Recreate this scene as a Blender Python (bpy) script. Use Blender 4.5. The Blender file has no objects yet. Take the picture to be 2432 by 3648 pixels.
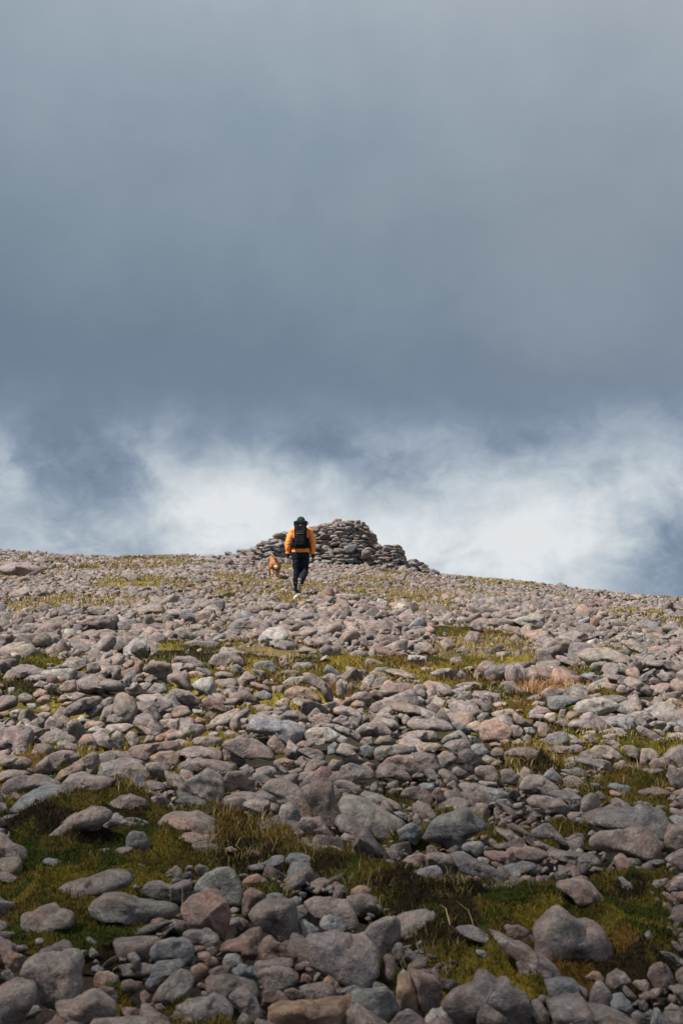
import bpy, bmesh, math, random
import numpy as np
from mathutils import Vector, Matrix, noise as mnoise
R = math.radians
SC = bpy.context.scene
COL = SC.collection
rng = np.random.default_rng(7)
random.seed(7)

# ---------------------------------------------------------------- camera
SLOPE = R(12.0); PITCH = R(12.36); FPX = 5067.0; W0, H0 = 2432.0, 3648.0
CAM = np.array([0.0, 0.0, 1.636])
FWD = np.array([0, math.cos(PITCH), math.sin(PITCH)])
UPV = np.array([0, -math.sin(PITCH), math.cos(PITCH)])
RGT = np.array([1.0, 0, 0])
cd = bpy.data.cameras.new('camera'); cam = bpy.data.objects.new('camera', cd); COL.objects.link(cam)
cam.location = CAM; cam.rotation_euler = (R(90) + PITCH, 0, 0)
cd.sensor_fit = 'VERTICAL'; cd.sensor_height = 36; cd.lens = FPX / H0 * 36
cd.clip_start = 0.1; cd.clip_end = 5000
cd.dof.use_dof = True; cd.dof.focus_distance = 30.0; cd.dof.aperture_fstop = 9.0
SC.camera = cam
SC.view_settings.view_transform = 'Standard'; SC.view_settings.look = 'None'
SC.view_settings.exposure = 0.48; SC.view_settings.gamma = 1.0
SC.cycles.use_denoising = True

# ---------------------------------------------------------------- sun
SUN_EL = R(52); SUN_AZ = math.atan2(-0.82, -0.54)          # azimuth measured from +y towards +x
SDIR = np.array([math.sin(SUN_AZ) * math.cos(SUN_EL), math.cos(SUN_AZ) * math.cos(SUN_EL), math.sin(SUN_EL)])
sl = bpy.data.lights.new('sun', 'SUN'); sl.energy = 5.0; sl.angle = R(0.6); sl.color = (1.0, 0.93, 0.84)
sun = bpy.data.objects.new('sun', sl); COL.objects.link(sun)
sun.rotation_euler = Vector(-SDIR).to_track_quat('-Z', 'Y').to_euler()
sun.location = (-20, -20, 40)

# ---------------------------------------------------------------- sky: overcast cloud deck with a bright break near the ridge
world = bpy.data.worlds.new('World'); SC.world = world; world.use_nodes = True
NT = world.node_tree; NT.nodes.clear()
class G:
    """tiny node-graph helper"""
    def __init__(s, nt): s.nt = nt
    def n(s, t, **k):
        o = s.nt.nodes.new(t)
        for a, b in k.items(): setattr(o, a, b)
        return o
    def put(s, sock, v):
        if hasattr(v, 'links') or isinstance(v, bpy.types.NodeSocket): s.nt.links.new(v, sock)
        else: sock.default_value = v
    def m(s, op, a, b=0.0, c=0.0, clamp=False):
        o = s.n('ShaderNodeMath', operation=op, use_clamp=clamp)
        s.put(o.inputs[0], a); s.put(o.inputs[1], b); s.put(o.inputs[2], c)
        return o.outputs[0]
    def mix(s, f, a, b, mode='MIX'):
        o = s.n('ShaderNodeMix', data_type='RGBA', blend_type=mode)
        s.put(o.inputs[0], f); s.put(o.inputs[6], a); s.put(o.inputs[7], b)
        return o.outputs[2]
    def noise(s, vec, scale, detail=4.0, rough=0.55, dist=0.0):
        o = s.n('ShaderNodeTexNoise')
        if vec is not None: s.nt.links.new(vec, o.inputs['Vector'])
        s.put(o.inputs['Scale'], scale); o.inputs['Detail'].default_value = detail
        o.inputs['Roughness'].default_value = rough; o.inputs['Distortion'].default_value = dist
        return o.outputs[0]
    def ramp(s, f, stops, interp='LINEAR'):
        o = s.n('ShaderNodeValToRGB'); cr = o.color_ramp; cr.interpolation = interp
        while len(cr.elements) < len(stops): cr.elements.new(0.5)
        for e, (p, c) in zip(cr.elements, stops):
            e.position = p; e.color = c if len(c) == 4 else (*c, 1)
        s.put(o.inputs[0], f)
        return o.outputs[0]
    def mr(s, v, a, b, c=0.0, d=1.0, t='SMOOTHSTEP'):
        o = s.n('ShaderNodeMapRange', interpolation_type=t)
        s.put(o.inputs[0], v)
        for i, x in enumerate((a, b, c, d)): s.put(o.inputs[i + 1], x)
        return o.outputs[0]
def srgb(r, g, b):
    f = lambda c: (c / 255 / 12.92) if c / 255 <= 0.04045 else ((c / 255 + 0.055) / 1.055) ** 2.4
    return (f(r), f(g), f(b), 1.0)

def build_sky():
    g = G(NT)
    tc = g.n('ShaderNodeTexCoord'); vec = tc.outputs['Generated']
    sp = g.n('ShaderNodeSeparateXYZ'); NT.links.new(vec, sp.inputs[0])
    deg = 180 / math.pi
    el = g.m('MULTIPLY', g.m('ARCSINE', sp.outputs[2]), deg)
    az = g.m('MULTIPLY', g.m('ARCTAN2', sp.outputs[0], sp.outputs[1]), deg)
    cb = g.n('ShaderNodeCombineXYZ'); g.put(cb.inputs[0], az); g.put(cb.inputs[1], el)
    p = cb.outputs[0]
    # warp of the cloud edges, in degrees
    n1 = g.m('SUBTRACT', g.noise(p, 0.16, 6, 0.6), 0.5)
    n2 = g.m('SUBTRACT', g.noise(p, 0.42, 5, 0.55, 0.6), 0.5)
    cb2 = g.n('ShaderNodeCombineXYZ'); g.put(cb2.inputs[0], g.m('MULTIPLY', az, 0.9)); g.put(cb2.inputs[1], g.m('MULTIPLY', el, 1.25)); cb2.inputs[2].default_value = 7.3
    n3 = g.m('SUBTRACT', g.noise(cb2.outputs[0], 0.23, 7, 0.62, 0.3), 0.5)
    elw = g.m('ADD', el, g.m('ADD', g.m('MULTIPLY', n1, 3.4), g.m('MULTIPLY', n3, 2.6)))
    azw = g.m('ADD', az, g.m('ADD', g.m('MULTIPLY', n2, 5.0), g.m('MULTIPLY', n3, 3.0)))
    # upper deck, from the crest of the dark band up
    e0 = g.m('ADD', el, g.m('MULTIPLY', n1, 2.0))
    e1 = g.m('ADD', e0, g.m('MULTIPLY', az, 0.10))
    deck = g.ramp(g.mr(e1, 14, 34, t='LINEAR'), [
        (0.00, srgb(117, 132, 151)), (0.12, srgb(111, 126, 145)), (0.22, srgb(114, 129, 145)), (0.34, srgb(123, 138, 152)),
        (0.50, srgb(133, 147, 158)), (0.70, srgb(145, 159, 170)), (0.86, srgb(158, 170, 180)), (1.0, srgb(173, 182, 189))])
    deck = g.mix(g.m('MULTIPLY', g.mr(g.m('ADD', az, g.m('MULTIPLY', n1, 14)), -3, 14), 0.5), deck, g.mix(0.5, deck, srgb(150, 156, 164)))
    # large faint billows in the deck
    n4d = g.m('SUBTRACT', g.noise(cb2.outputs[0], 0.16, 6, 0.55, 0.4), 0.5)
    deck = g.mix(g.mr(g.m('ADD', g.m('MULTIPLY', n1, 0.5), g.m('MULTIPLY', n4d, 0.9)), -0.30, 0.30, 0.0, 0.48), g.mix(1.0, deck, (0.93, 0.94, 0.96, 1), 'MULTIPLY'), g.mix(1.0, deck, (1.22, 1.20, 1.17, 1), 'MULTIPLY'))
    def blob(a0, e0_, sa, se, k=1.0, ang=0.0):
        ca, sn = math.cos(R(ang)), math.sin(R(ang))
        da = g.m('SUBTRACT', azw, a0); de = g.m('SUBTRACT', elw, e0_)
        u = g.m('DIVIDE', g.m('ADD', g.m('MULTIPLY', da, ca), g.m('MULTIPLY', de, sn)), sa)
        v = g.m('DIVIDE', g.m('SUBTRACT', g.m('MULTIPLY', de, ca), g.m('MULTIPLY', da, sn)), se)
        q = g.m('ADD', g.m('MULTIPLY', u, u), g.m('MULTIPLY', v, v))
        return g.m('MULTIPLY', g.m('POWER', 2.718, g.m('MULTIPLY', q, -1.0)), k)
    # bright break: brightness field 0..1
    f = g.m('ADD', g.mr(g.m('ADD', elw, g.m('MULTIPLY', n2, 3.0)), 18.2, 10.2, 0.0, 0.37, t='LINEAR'), blob(5.5, 10.4, 7.0, 2.9, 0.52))
    for b in (blob(8.6, 12.6, 3.4, 2.2, 0.38), blob(-3.4, 12.7, 2.6, 2.0, 0.36), blob(-7.6, 15.0, 1.5, 2.6, 0.36, 24), blob(-5.4, 13.0, 2.6, 1.9, 0.32, 15),
              blob(-1.0, 11.2, 4.0, 1.6, 0.30), blob(3.4, 15.0, 4.0, 1.4, 0.26, -14), blob(-11.0, 11.2, 4.5, 1.1, 0.20), blob(-13.6, 14.4, 0.9, 1.4, 0.35), blob(-6.5, 10.8, 4, 1.5, 0.16),
              blob(11.6, 15.6, 3.0, 1.4, 0.30, 10), blob(13.2, 13.4, 1.4, 1.6, 0.38), blob(-2, 16.2, 5.0, 1.0, 0.14)):
        f = g.m('ADD', f, b)
    for b in (blob(-11.4, 13.8, 3.0, 1.2, 0.08, -10), blob(-0.6, 15.3, 2.0, 0.7, 0.22, 12), blob(12.9, 11.0, 1.9, 1.2, 0.24), blob(14.0, 9.4, 3.4, 1.4, 0.38), blob(2.6, 14.2, 1.5, 0.6, 0.18, 20), blob(0.4, 15.0, 2.4, 0.8, 0.16, -20), blob(6.4, 15.2, 2.0, 0.7, 0.14, 15)):
        f = g.m('SUBTRACT', f, b)
    n4 = g.m('SUBTRACT', g.noise(cb2.outputs[0], 0.75, 6, 0.6, 0.8), 0.5)
    f = g.m('ADD', f, g.m('MULTIPLY', g.m('ADD', g.m('MULTIPLY', n3, 1.0), g.m('MULTIPLY', n4, 0.50)), g.mr(el, 20, 15)))
    f = g.m('MULTIPLY', f, g.mr(elw, 19.8, 13.0))
    brk = g.ramp(f, [(0.0, srgb(116, 131, 150)), (0.16, srgb(131, 146, 165)), (0.36, srgb(158, 171, 184)), (0.58, srgb(185, 195, 203)), (0.82, srgb(210, 216, 220)), (1.0, srgb(227, 230, 232))])
    vis = g.mix(g.mr(elw, 19.6, 15.0), deck, brk)
    # the rest of the dome: overhead grey deck, brighter behind
    up = g.mix(g.mr(el, 34, 80), vis, srgb(116, 121, 127))
    nis = g.n('ShaderNodeTexSky', sky_type='NISHITA'); nis.sun_disc = False
    nis.sun_elevation = SUN_EL; nis.sun_rotation = SUN_AZ; nis.altitude = 900
    bn = g.n('ShaderNodeBackground'); NT.links.new(nis.outputs[0], bn.inputs[0]); bn.inputs[1].default_value = 0.08
    bc = g.n('ShaderNodeBackground'); g.put(bc.inputs[0], up); bc.inputs[1].default_value = 0.73
    ms = g.n('ShaderNodeMixShader'); ms.inputs[0].default_value = 0.95      # thin cloud lets a little blue through
    NT.links.new(bn.outputs[0], ms.inputs[1]); NT.links.new(bc.outputs[0], ms.inputs[2])
    out = g.n('ShaderNodeOutputWorld'); NT.links.new(ms.outputs[0], out.inputs[0])
build_sky()
# ---------------------------------------------------------------- helpers
def tag(o, label=None, cat=None, group=None, kind=None):
    if label: o['label'] = label
    if cat: o['category'] = cat
    if group: o['group'] = group
    if kind: o['kind'] = kind
    return o
def empty(name, loc, rz=0.0):
    o = bpy.data.objects.new(name, None); COL.objects.link(o); o.location = loc; o.rotation_euler = (0, 0, rz)
    o.empty_display_size = 0.2
    return o
def mesh_obj(name, V, F, mat, parent=None, tint=None, smooth=True, loc=None):
    """one mesh object; F is an (n,3) or (n,4) array"""
    V = np.asarray(V, dtype=np.float32); F = np.asarray(F, dtype=np.int32)
    me = bpy.data.meshes.new(name)
    me.vertices.add(len(V)); me.vertices.foreach_set('co', V.ravel())
    k = F.shape[1]
    me.loops.add(F.size); me.loops.foreach_set('vertex_index', F.ravel())
    me.polygons.add(len(F)); me.polygons.foreach_set('loop_start', np.arange(0, F.size, k, dtype=np.int32))
    me.polygons.foreach_set('loop_total', np.full(len(F), k, dtype=np.int32))
    if smooth: me.polygons.foreach_set('use_smooth', np.ones(len(F), dtype=bool))
    if tint is not None:
        t = np.asarray(tint, dtype=np.float32)
        if t.ndim == 1: t = np.tile(t, (len(V), 1))
        a = me.attributes.new('tint', 'FLOAT_COLOR', 'POINT'); a.data.foreach_set('color', t.ravel())
    me.update(calc_edges=True); me.validate()
    me.materials.append(mat)
    o = bpy.data.objects.new(name, me); COL.objects.link(o)
    if parent: o.parent = parent
    if loc is not None: o.location = loc
    return o

TS = math.tan(SLOPE)
WRX = np.array([-60, -30, -13.4, -9, -4.4, -0.8, 0.9, 3.4, 5.3, 8.7, 13.4, 30, 60.])
WRY = np.array([0.9, 0.6, 0.30, 0.16, 0.12, 0.0, -0.06, -0.47, -0.70, -1.05, -1.52, -3.6, -8.])
def sstep(a, b, x):
    t = np.clip((x - a) / (b - a), 0, 1); return t * t * (3 - 2 * t)
def ground(x, y):
    x = np.asarray(x, float); y = np.asarray(y, float)
    v = y / math.cos(SLOPE)
    w = np.interp(x, WRX, WRY) * sstep(14, 50, v)
    c = np.maximum(v - 57, 0); w = w - np.where(c < 14, 0.018 * c * c, 0.018 * 196 + 0.504 * (c - 14))
    w = w + 0.05 * np.sin(x * 0.9 + 1.3) * np.sin(y * 0.7) * sstep(3, 8, v) + 0.10 * np.sin(x * 0.31 + .5) * np.sin(y * 0.23 + 2) * sstep(8, 20, v) * (1 - sstep(30, 40, v))
    return y * TS + w / math.cos(SLOPE)
def ray(px, py):
    px = np.asarray(px, float); py = np.asarray(py, float)
    return FWD + RGT * ((px - W0 / 2) / FPX)[..., None] + UPV * (-(py - H0 / 2) / FPX)[..., None]
def hit(px, py):
    """first meeting of the sight line with the slope (returns points and depths along the camera axis)"""
    d = ray(np.atleast_1d(px), np.atleast_1d(py)); n = len(d)
    ts = np.concatenate([np.arange(2.5, 20, 0.05), np.arange(20, 75, 0.2)])
    P = CAM + d[:, None, :] * ts[None, :, None]
    below = P[..., 2] < ground(P[..., 0], P[..., 1])
    i = np.where(below.any(1), below.argmax(1), len(ts) - 1)
    t1 = ts[i]; t0 = ts[np.maximum(i - 1, 0)]
    for _ in range(12):
        tm = (t0 + t1) / 2; Q = CAM + d * tm[:, None]
        b = Q[:, 2] < ground(Q[:, 0], Q[:, 1])
        t1 = np.where(b, tm, t1); t0 = np.where(b, t0, tm)
    return CAM + d * t1[:, None], t1
def project(P):
    q = P - CAM; z = q @ FWD
    return W0 / 2 + FPX * (q @ RGT) / z, H0 / 2 - FPX * (q @ UPV) / z, z
def inside(px, py, poly):
    """even-odd test of many points against one polygon"""
    c = np.zeros(np.shape(px), bool); n = len(poly)
    for i in range(n):
        x0, y0 = poly[i]; x1, y1 = poly[(i + 1) % n]
        if y0 == y1: continue
        s = ((y0 > py) != (y1 > py)) & (px < (x1 - x0) * (py - y0) / (y1 - y0) + x0)
        c ^= s
    return c
def edge_dist(px, py, poly):
    d = np.full(np.shape(px), 1e9)
    for i in range(len(poly)):
        a = np.array(poly[i]); b = np.array(poly[(i + 1) % len(poly)]); ab = b - a
        t = np.clip(((px - a[0]) * ab[0] + (py - a[1]) * ab[1]) / (ab @ ab + 1e-9), 0, 1)
        d = np.minimum(d, np.hypot(px - a[0] - t * ab[0], py - a[1] - t * ab[1]))
    return d
_NT = rng.random((64, 64, 64)).astype(np.float32)
def vnoise(x, y, z):
    """value noise, vectorised"""
    xi, yi, zi = (np.floor(a).astype(int) for a in (x, y, z))
    fx, fy, fz = x - xi, y - yi, z - zi
    fx, fy, fz = (f * f * (3 - 2 * f) for f in (fx, fy, fz))
    def at(a, b, c): return _NT[(xi + a) & 63, (yi + b) & 63, (zi + c) & 63]
    l = lambda a, b, t: a + (b - a) * t
    return l(l(l(at(0, 0, 0), at(1, 0, 0), fx), l(at(0, 1, 0), at(1, 1, 0), fx), fy),
             l(l(at(0, 0, 1), at(1, 0, 1), fx), l(at(0, 1, 1), at(1, 1, 1), fx), fy), fz) - 0.5
def fbm(x, y, z=0.0, oct=4, rough=0.5):
    z = np.zeros_like(x) + z; s = 0; a = 1.0
    for _ in range(oct):
        s = s + a * vnoise(x, y, z); x, y, z = x * 2.03 + 11.1, y * 2.03 + 5.7, z * 2.03 + 3.3; a *= rough
    return s

_ico = {}
def ico(sub):
    if sub not in _ico:
        bm = bmesh.new(); bmesh.ops.create_icosphere(bm, subdivisions=sub, radius=1.0)
        V = np.array([v.co[:] for v in bm.verts]); F = np.array([[v.index for v in f.verts] for f in bm.faces]); bm.free()
        _ico[sub] = (V / np.linalg.norm(V, axis=1)[:, None], F)
    return _ico[sub]
def poly_radius(D, nplanes, p, r, flat=0.30):
    """radius of a rounded random polyhedron in the directions D"""
    N = r.normal(size=(nplanes, 3)); N /= np.linalg.norm(N, axis=1)[:, None]
    N = np.concatenate([N, np.eye(3), -np.eye(3)])             # the box planes keep every lump closed
    h = np.concatenate([1.0 - flat * r.random(nplanes), 1.0 - 0.15 * r.random(6)])
    q = np.maximum(D @ N.T, 0) / h
    s = (q ** p).sum(1)
    return 1.0 / np.maximum(s, 1e-6) ** (1 / p)

# ---------------------------------------------------------------- materials
def new_mat(name):
    m = bpy.data.materials.new(name); m.use_nodes = True; nt = m.node_tree; nt.nodes.clear()
    g = G(nt); b = g.n('ShaderNodeBsdfPrincipled'); o = g.n('ShaderNodeOutputMaterial'); nt.links.new(b.outputs[0], o.inputs[0])
    b.inputs['Specular IOR Level'].default_value = 0.25
    return m, g, b
def stone_material(name, scale=1.0, bump=1.0, lichen=1.0):
    m, g, b = new_mat(name)
    at = g.n('ShaderNodeAttribute', attribute_name='tint')
    geo = g.n('ShaderNodeNewGeometry')
    va = g.n('ShaderNodeVectorMath', operation='MULTIPLY_ADD')      # every stone takes its own piece of the pattern
    cb = g.n('ShaderNodeCombineXYZ'); g.put(cb.inputs[0], at.outputs['Alpha']); g.put(cb.inputs[1], g.m('MULTIPLY', at.outputs['Alpha'], 3.7)); g.put(cb.inputs[2], g.m('MULTIPLY', at.outputs['Alpha'], 1.9))
    g.nt.links.new(cb.outputs[0], va.inputs[0]); va.inputs[1].default_value = (40, 40, 40); g.nt.links.new(geo.outputs['Position'], va.inputs[2])
    p = va.outputs[0]
    big = g.noise(p, 5.0 * scale, 3, 0.55, 0.5)
    med = g.noise(p, 17 * scale, 5, 0.62, 0.3)
    fine = g.noise(p, 70 * scale, 6, 0.7)
    c = at.outputs['Color']
    c = g.mix(g.mr(big, 0.50, 0.66, 0, 0.50), c, g.mix(1.0, c, (0.88, 0.99, 1.10, 1), 'MULTIPLY'))       # bluish faces
    c = g.mix(g.mr(big, 0.48, 0.34, 0, 0.48), c, g.mix(1.0, c, (1.26, 0.98, 0.84, 1), 'MULTIPLY'))       # pink sandstone
    c = g.mix(1.0, c, g.ramp(med, [(0.30, (0.56, 0.56, 0.59)), (0.5, (0.98, 0.98, 0.98)), (0.70, (1.45, 1.42, 1.36))]), 'MULTIPLY')
    c = g.mix(1.0, c, g.ramp(fine, [(0.28, (0.55, 0.55, 0.58)), (0.5, (1.0, 1.0, 1.0)), (0.72, (1.48, 1.45, 1.40))]), 'MULTIPLY')
    l1 = g.noise(p, 9.5 * scale, 6, 0.72, 0.8)
    l2 = g.noise(p, 26 * scale, 4, 0.7, 0.4)
    c = g.mix(g.m('MULTIPLY', g.mr(l1, 0.60, 0.66), 0.65 * lichen), c, (0.44, 0.43, 0.40, 1))            # pale lichen
    c = g.mix(g.m('MULTIPLY', g.mr(l2, 0.70, 0.76), 0.5 * lichen), c, (0.34, 0.34, 0.25, 1))
    c = g.mix(g.m('MULTIPLY', g.mr(g.noise(p, 13 * scale, 6, 0.75, 0.6), 0.385, 0.335), 0.60), c, (0.045, 0.045, 0.05, 1))   # black lichen, stains
    g.put(b.inputs['Base Color'], c)
    g.put(b.inputs['Roughness'], g.mr(fine, 0.3, 0.7, 0.70, 0.95))
    h = g.m('ADD', g.m('MULTIPLY', med, 0.9), g.m('ADD', g.m('MULTIPLY', fine, 0.42), g.m('MULTIPLY', g.noise(p, 190 * scale, 3, 0.6), 0.12)))
    # cracks
    vo = g.n('ShaderNodeTexVoronoi', feature='DISTANCE_TO_EDGE'); g.nt.links.new(p, vo.inputs['Vector']); vo.inputs['Scale'].default_value = 3.2 * scale
    h = g.m('ADD', h, g.m('MULTIPLY', g.mr(vo.outputs[0], 0.0, 0.012), 0.07))
    bp = g.n('ShaderNodeBump'); bp.inputs['Strength'].default_value = 1.0 * bump; bp.inputs['Distance'].default_value = 0.030
    g.put(bp.inputs['Height'], h); g.nt.links.new(bp.outputs[0], b.inputs['Normal'])
    return m
M_STONE = stone_material('weathered_sandstone')
M_CAIRN = stone_material('cairn_stone', 0.8, 1.0, 1.1)
def tint_material(name, rough=0.9, var=0.35, scale=30, trans=0.0):
    m, g, b = new_mat(name)
    at = g.n('ShaderNodeAttribute', attribute_name='tint'); geo = g.n('ShaderNodeNewGeometry')
    n = g.noise(geo.outputs['Position'], scale, 4, 0.6)
    c = g.mix(1.0, at.outputs['Color'], g.ramp(n, [(0.3, (1 - var,) * 3), (0.7, (1 + var,) * 3)]), 'MULTIPLY')
    g.put(b.inputs['Base Color'], c); b.inputs['Roughness'].default_value = rough
    b.inputs['Specular IOR Level'].default_value = 0.12
    if trans:
        b.inputs['Subsurface Weight'].default_value = 0.0
    return m
M_MOSS = tint_material('moss', 0.95, 0.55, 45)
M_GRASS = tint_material('grass_blade', 0.8, 0.25, 20)
def soil_material():
    m, g, b = new_mat('peaty_soil')
    geo = g.n('ShaderNodeNewGeometry'); p = geo.outputs['Position']
    n = g.noise(p, 1.1, 6, 0.65); f = g.noise(p, 24, 5, 0.7)
    c = g.ramp(n, [(0.36, (0.014, 0.011, 0.008)), (0.50, (0.026, 0.020, 0.012)), (0.60, (0.045, 0.036, 0.016)), (0.72, (0.07, 0.055, 0.025))])  # soil colour taken near black to carry the shade of deep gaps
    c = g.mix(1.0, c, g.ramp(f, [(0.3, (0.5,) * 3), (0.7, (1.5,) * 3)]), 'MULTIPLY')
    g.put(b.inputs['Base Color'], c); b.inputs['Roughness'].default_value = 0.95
    bp = g.n('ShaderNodeBump'); bp.inputs['Strength'].default_value = 1.0; bp.inputs['Distance'].default_value = 0.03
    g.put(bp.inputs['Height'], f); g.nt.links.new(bp.outputs[0], b.inputs['Normal'])
    return m
M_SOIL = soil_material()

# ---------------------------------------------------------------- ground: one sheet, fine near the camera, out to the far side of the hill
def build_ground():
    ys = np.concatenate([np.linspace(-60, -4, 20), np.arange(-3.5, 16, 0.12), np.arange(16, 66, 0.4), np.linspace(66.5, 90, 30), np.linspace(95, 900, 40)])
    xs = np.concatenate([-np.geomspace(900, 12, 30), np.arange(-11.5, 11.6, 0.25), np.geomspace(12, 900, 30)])
    X, Y = np.meshgrid(xs, ys)
    Z = ground(X, Y) + 0.03 * fbm(X * 1.7, Y * 1.7) - 0.07
    Z = np.maximum(Z, -140)
    V = np.stack([X, Y, Z], -1).reshape(-1, 3); nx = len(xs); ny = len(ys)
    i = np.arange(ny - 1)[:, None] * nx + np.arange(nx - 1)[None, :]
    F = np.stack([i, i + 1, i + nx + 1, i + nx], -1).reshape(-1, 4)
    tag(mesh_obj('ground', V, F, M_SOIL), 'dark peaty soil of the stony hillside, blackened for the shaded gaps', kind='structure')
build_ground()
def build_shade_cloud():  # added volume, out of view overhead, put there to darken the foreground
    m = bpy.data.materials.new('shade_cloud_mist'); m.use_nodes = True; nt = m.node_tree; nt.nodes.clear()
    v = nt.nodes.new('ShaderNodeVolumePrincipled'); o = nt.nodes.new('ShaderNodeOutputMaterial'); nt.links.new(v.outputs[0], o.inputs['Volume'])
    v.inputs['Color'].default_value = (0.9, 0.9, 0.92, 1); v.inputs['Density'].default_value = 0.062
    V, F = ico(4); c = np.array([1.0, -4.5, 0.4]) + SDIR * 120
    n = 1 + 0.10 * fbm(V[:, 0] * 2, V[:, 1] * 2, V[:, 2] * 2)
    V = V * n[:, None] * np.array([36, 15.0, 10])
    ob = mesh_obj('shade_cloud', V, F, m, loc=c)
    tag(ob, 'unseen mist volume added overhead to shade the nearest stones', kind='structure')
build_shade_cloud()
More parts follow.
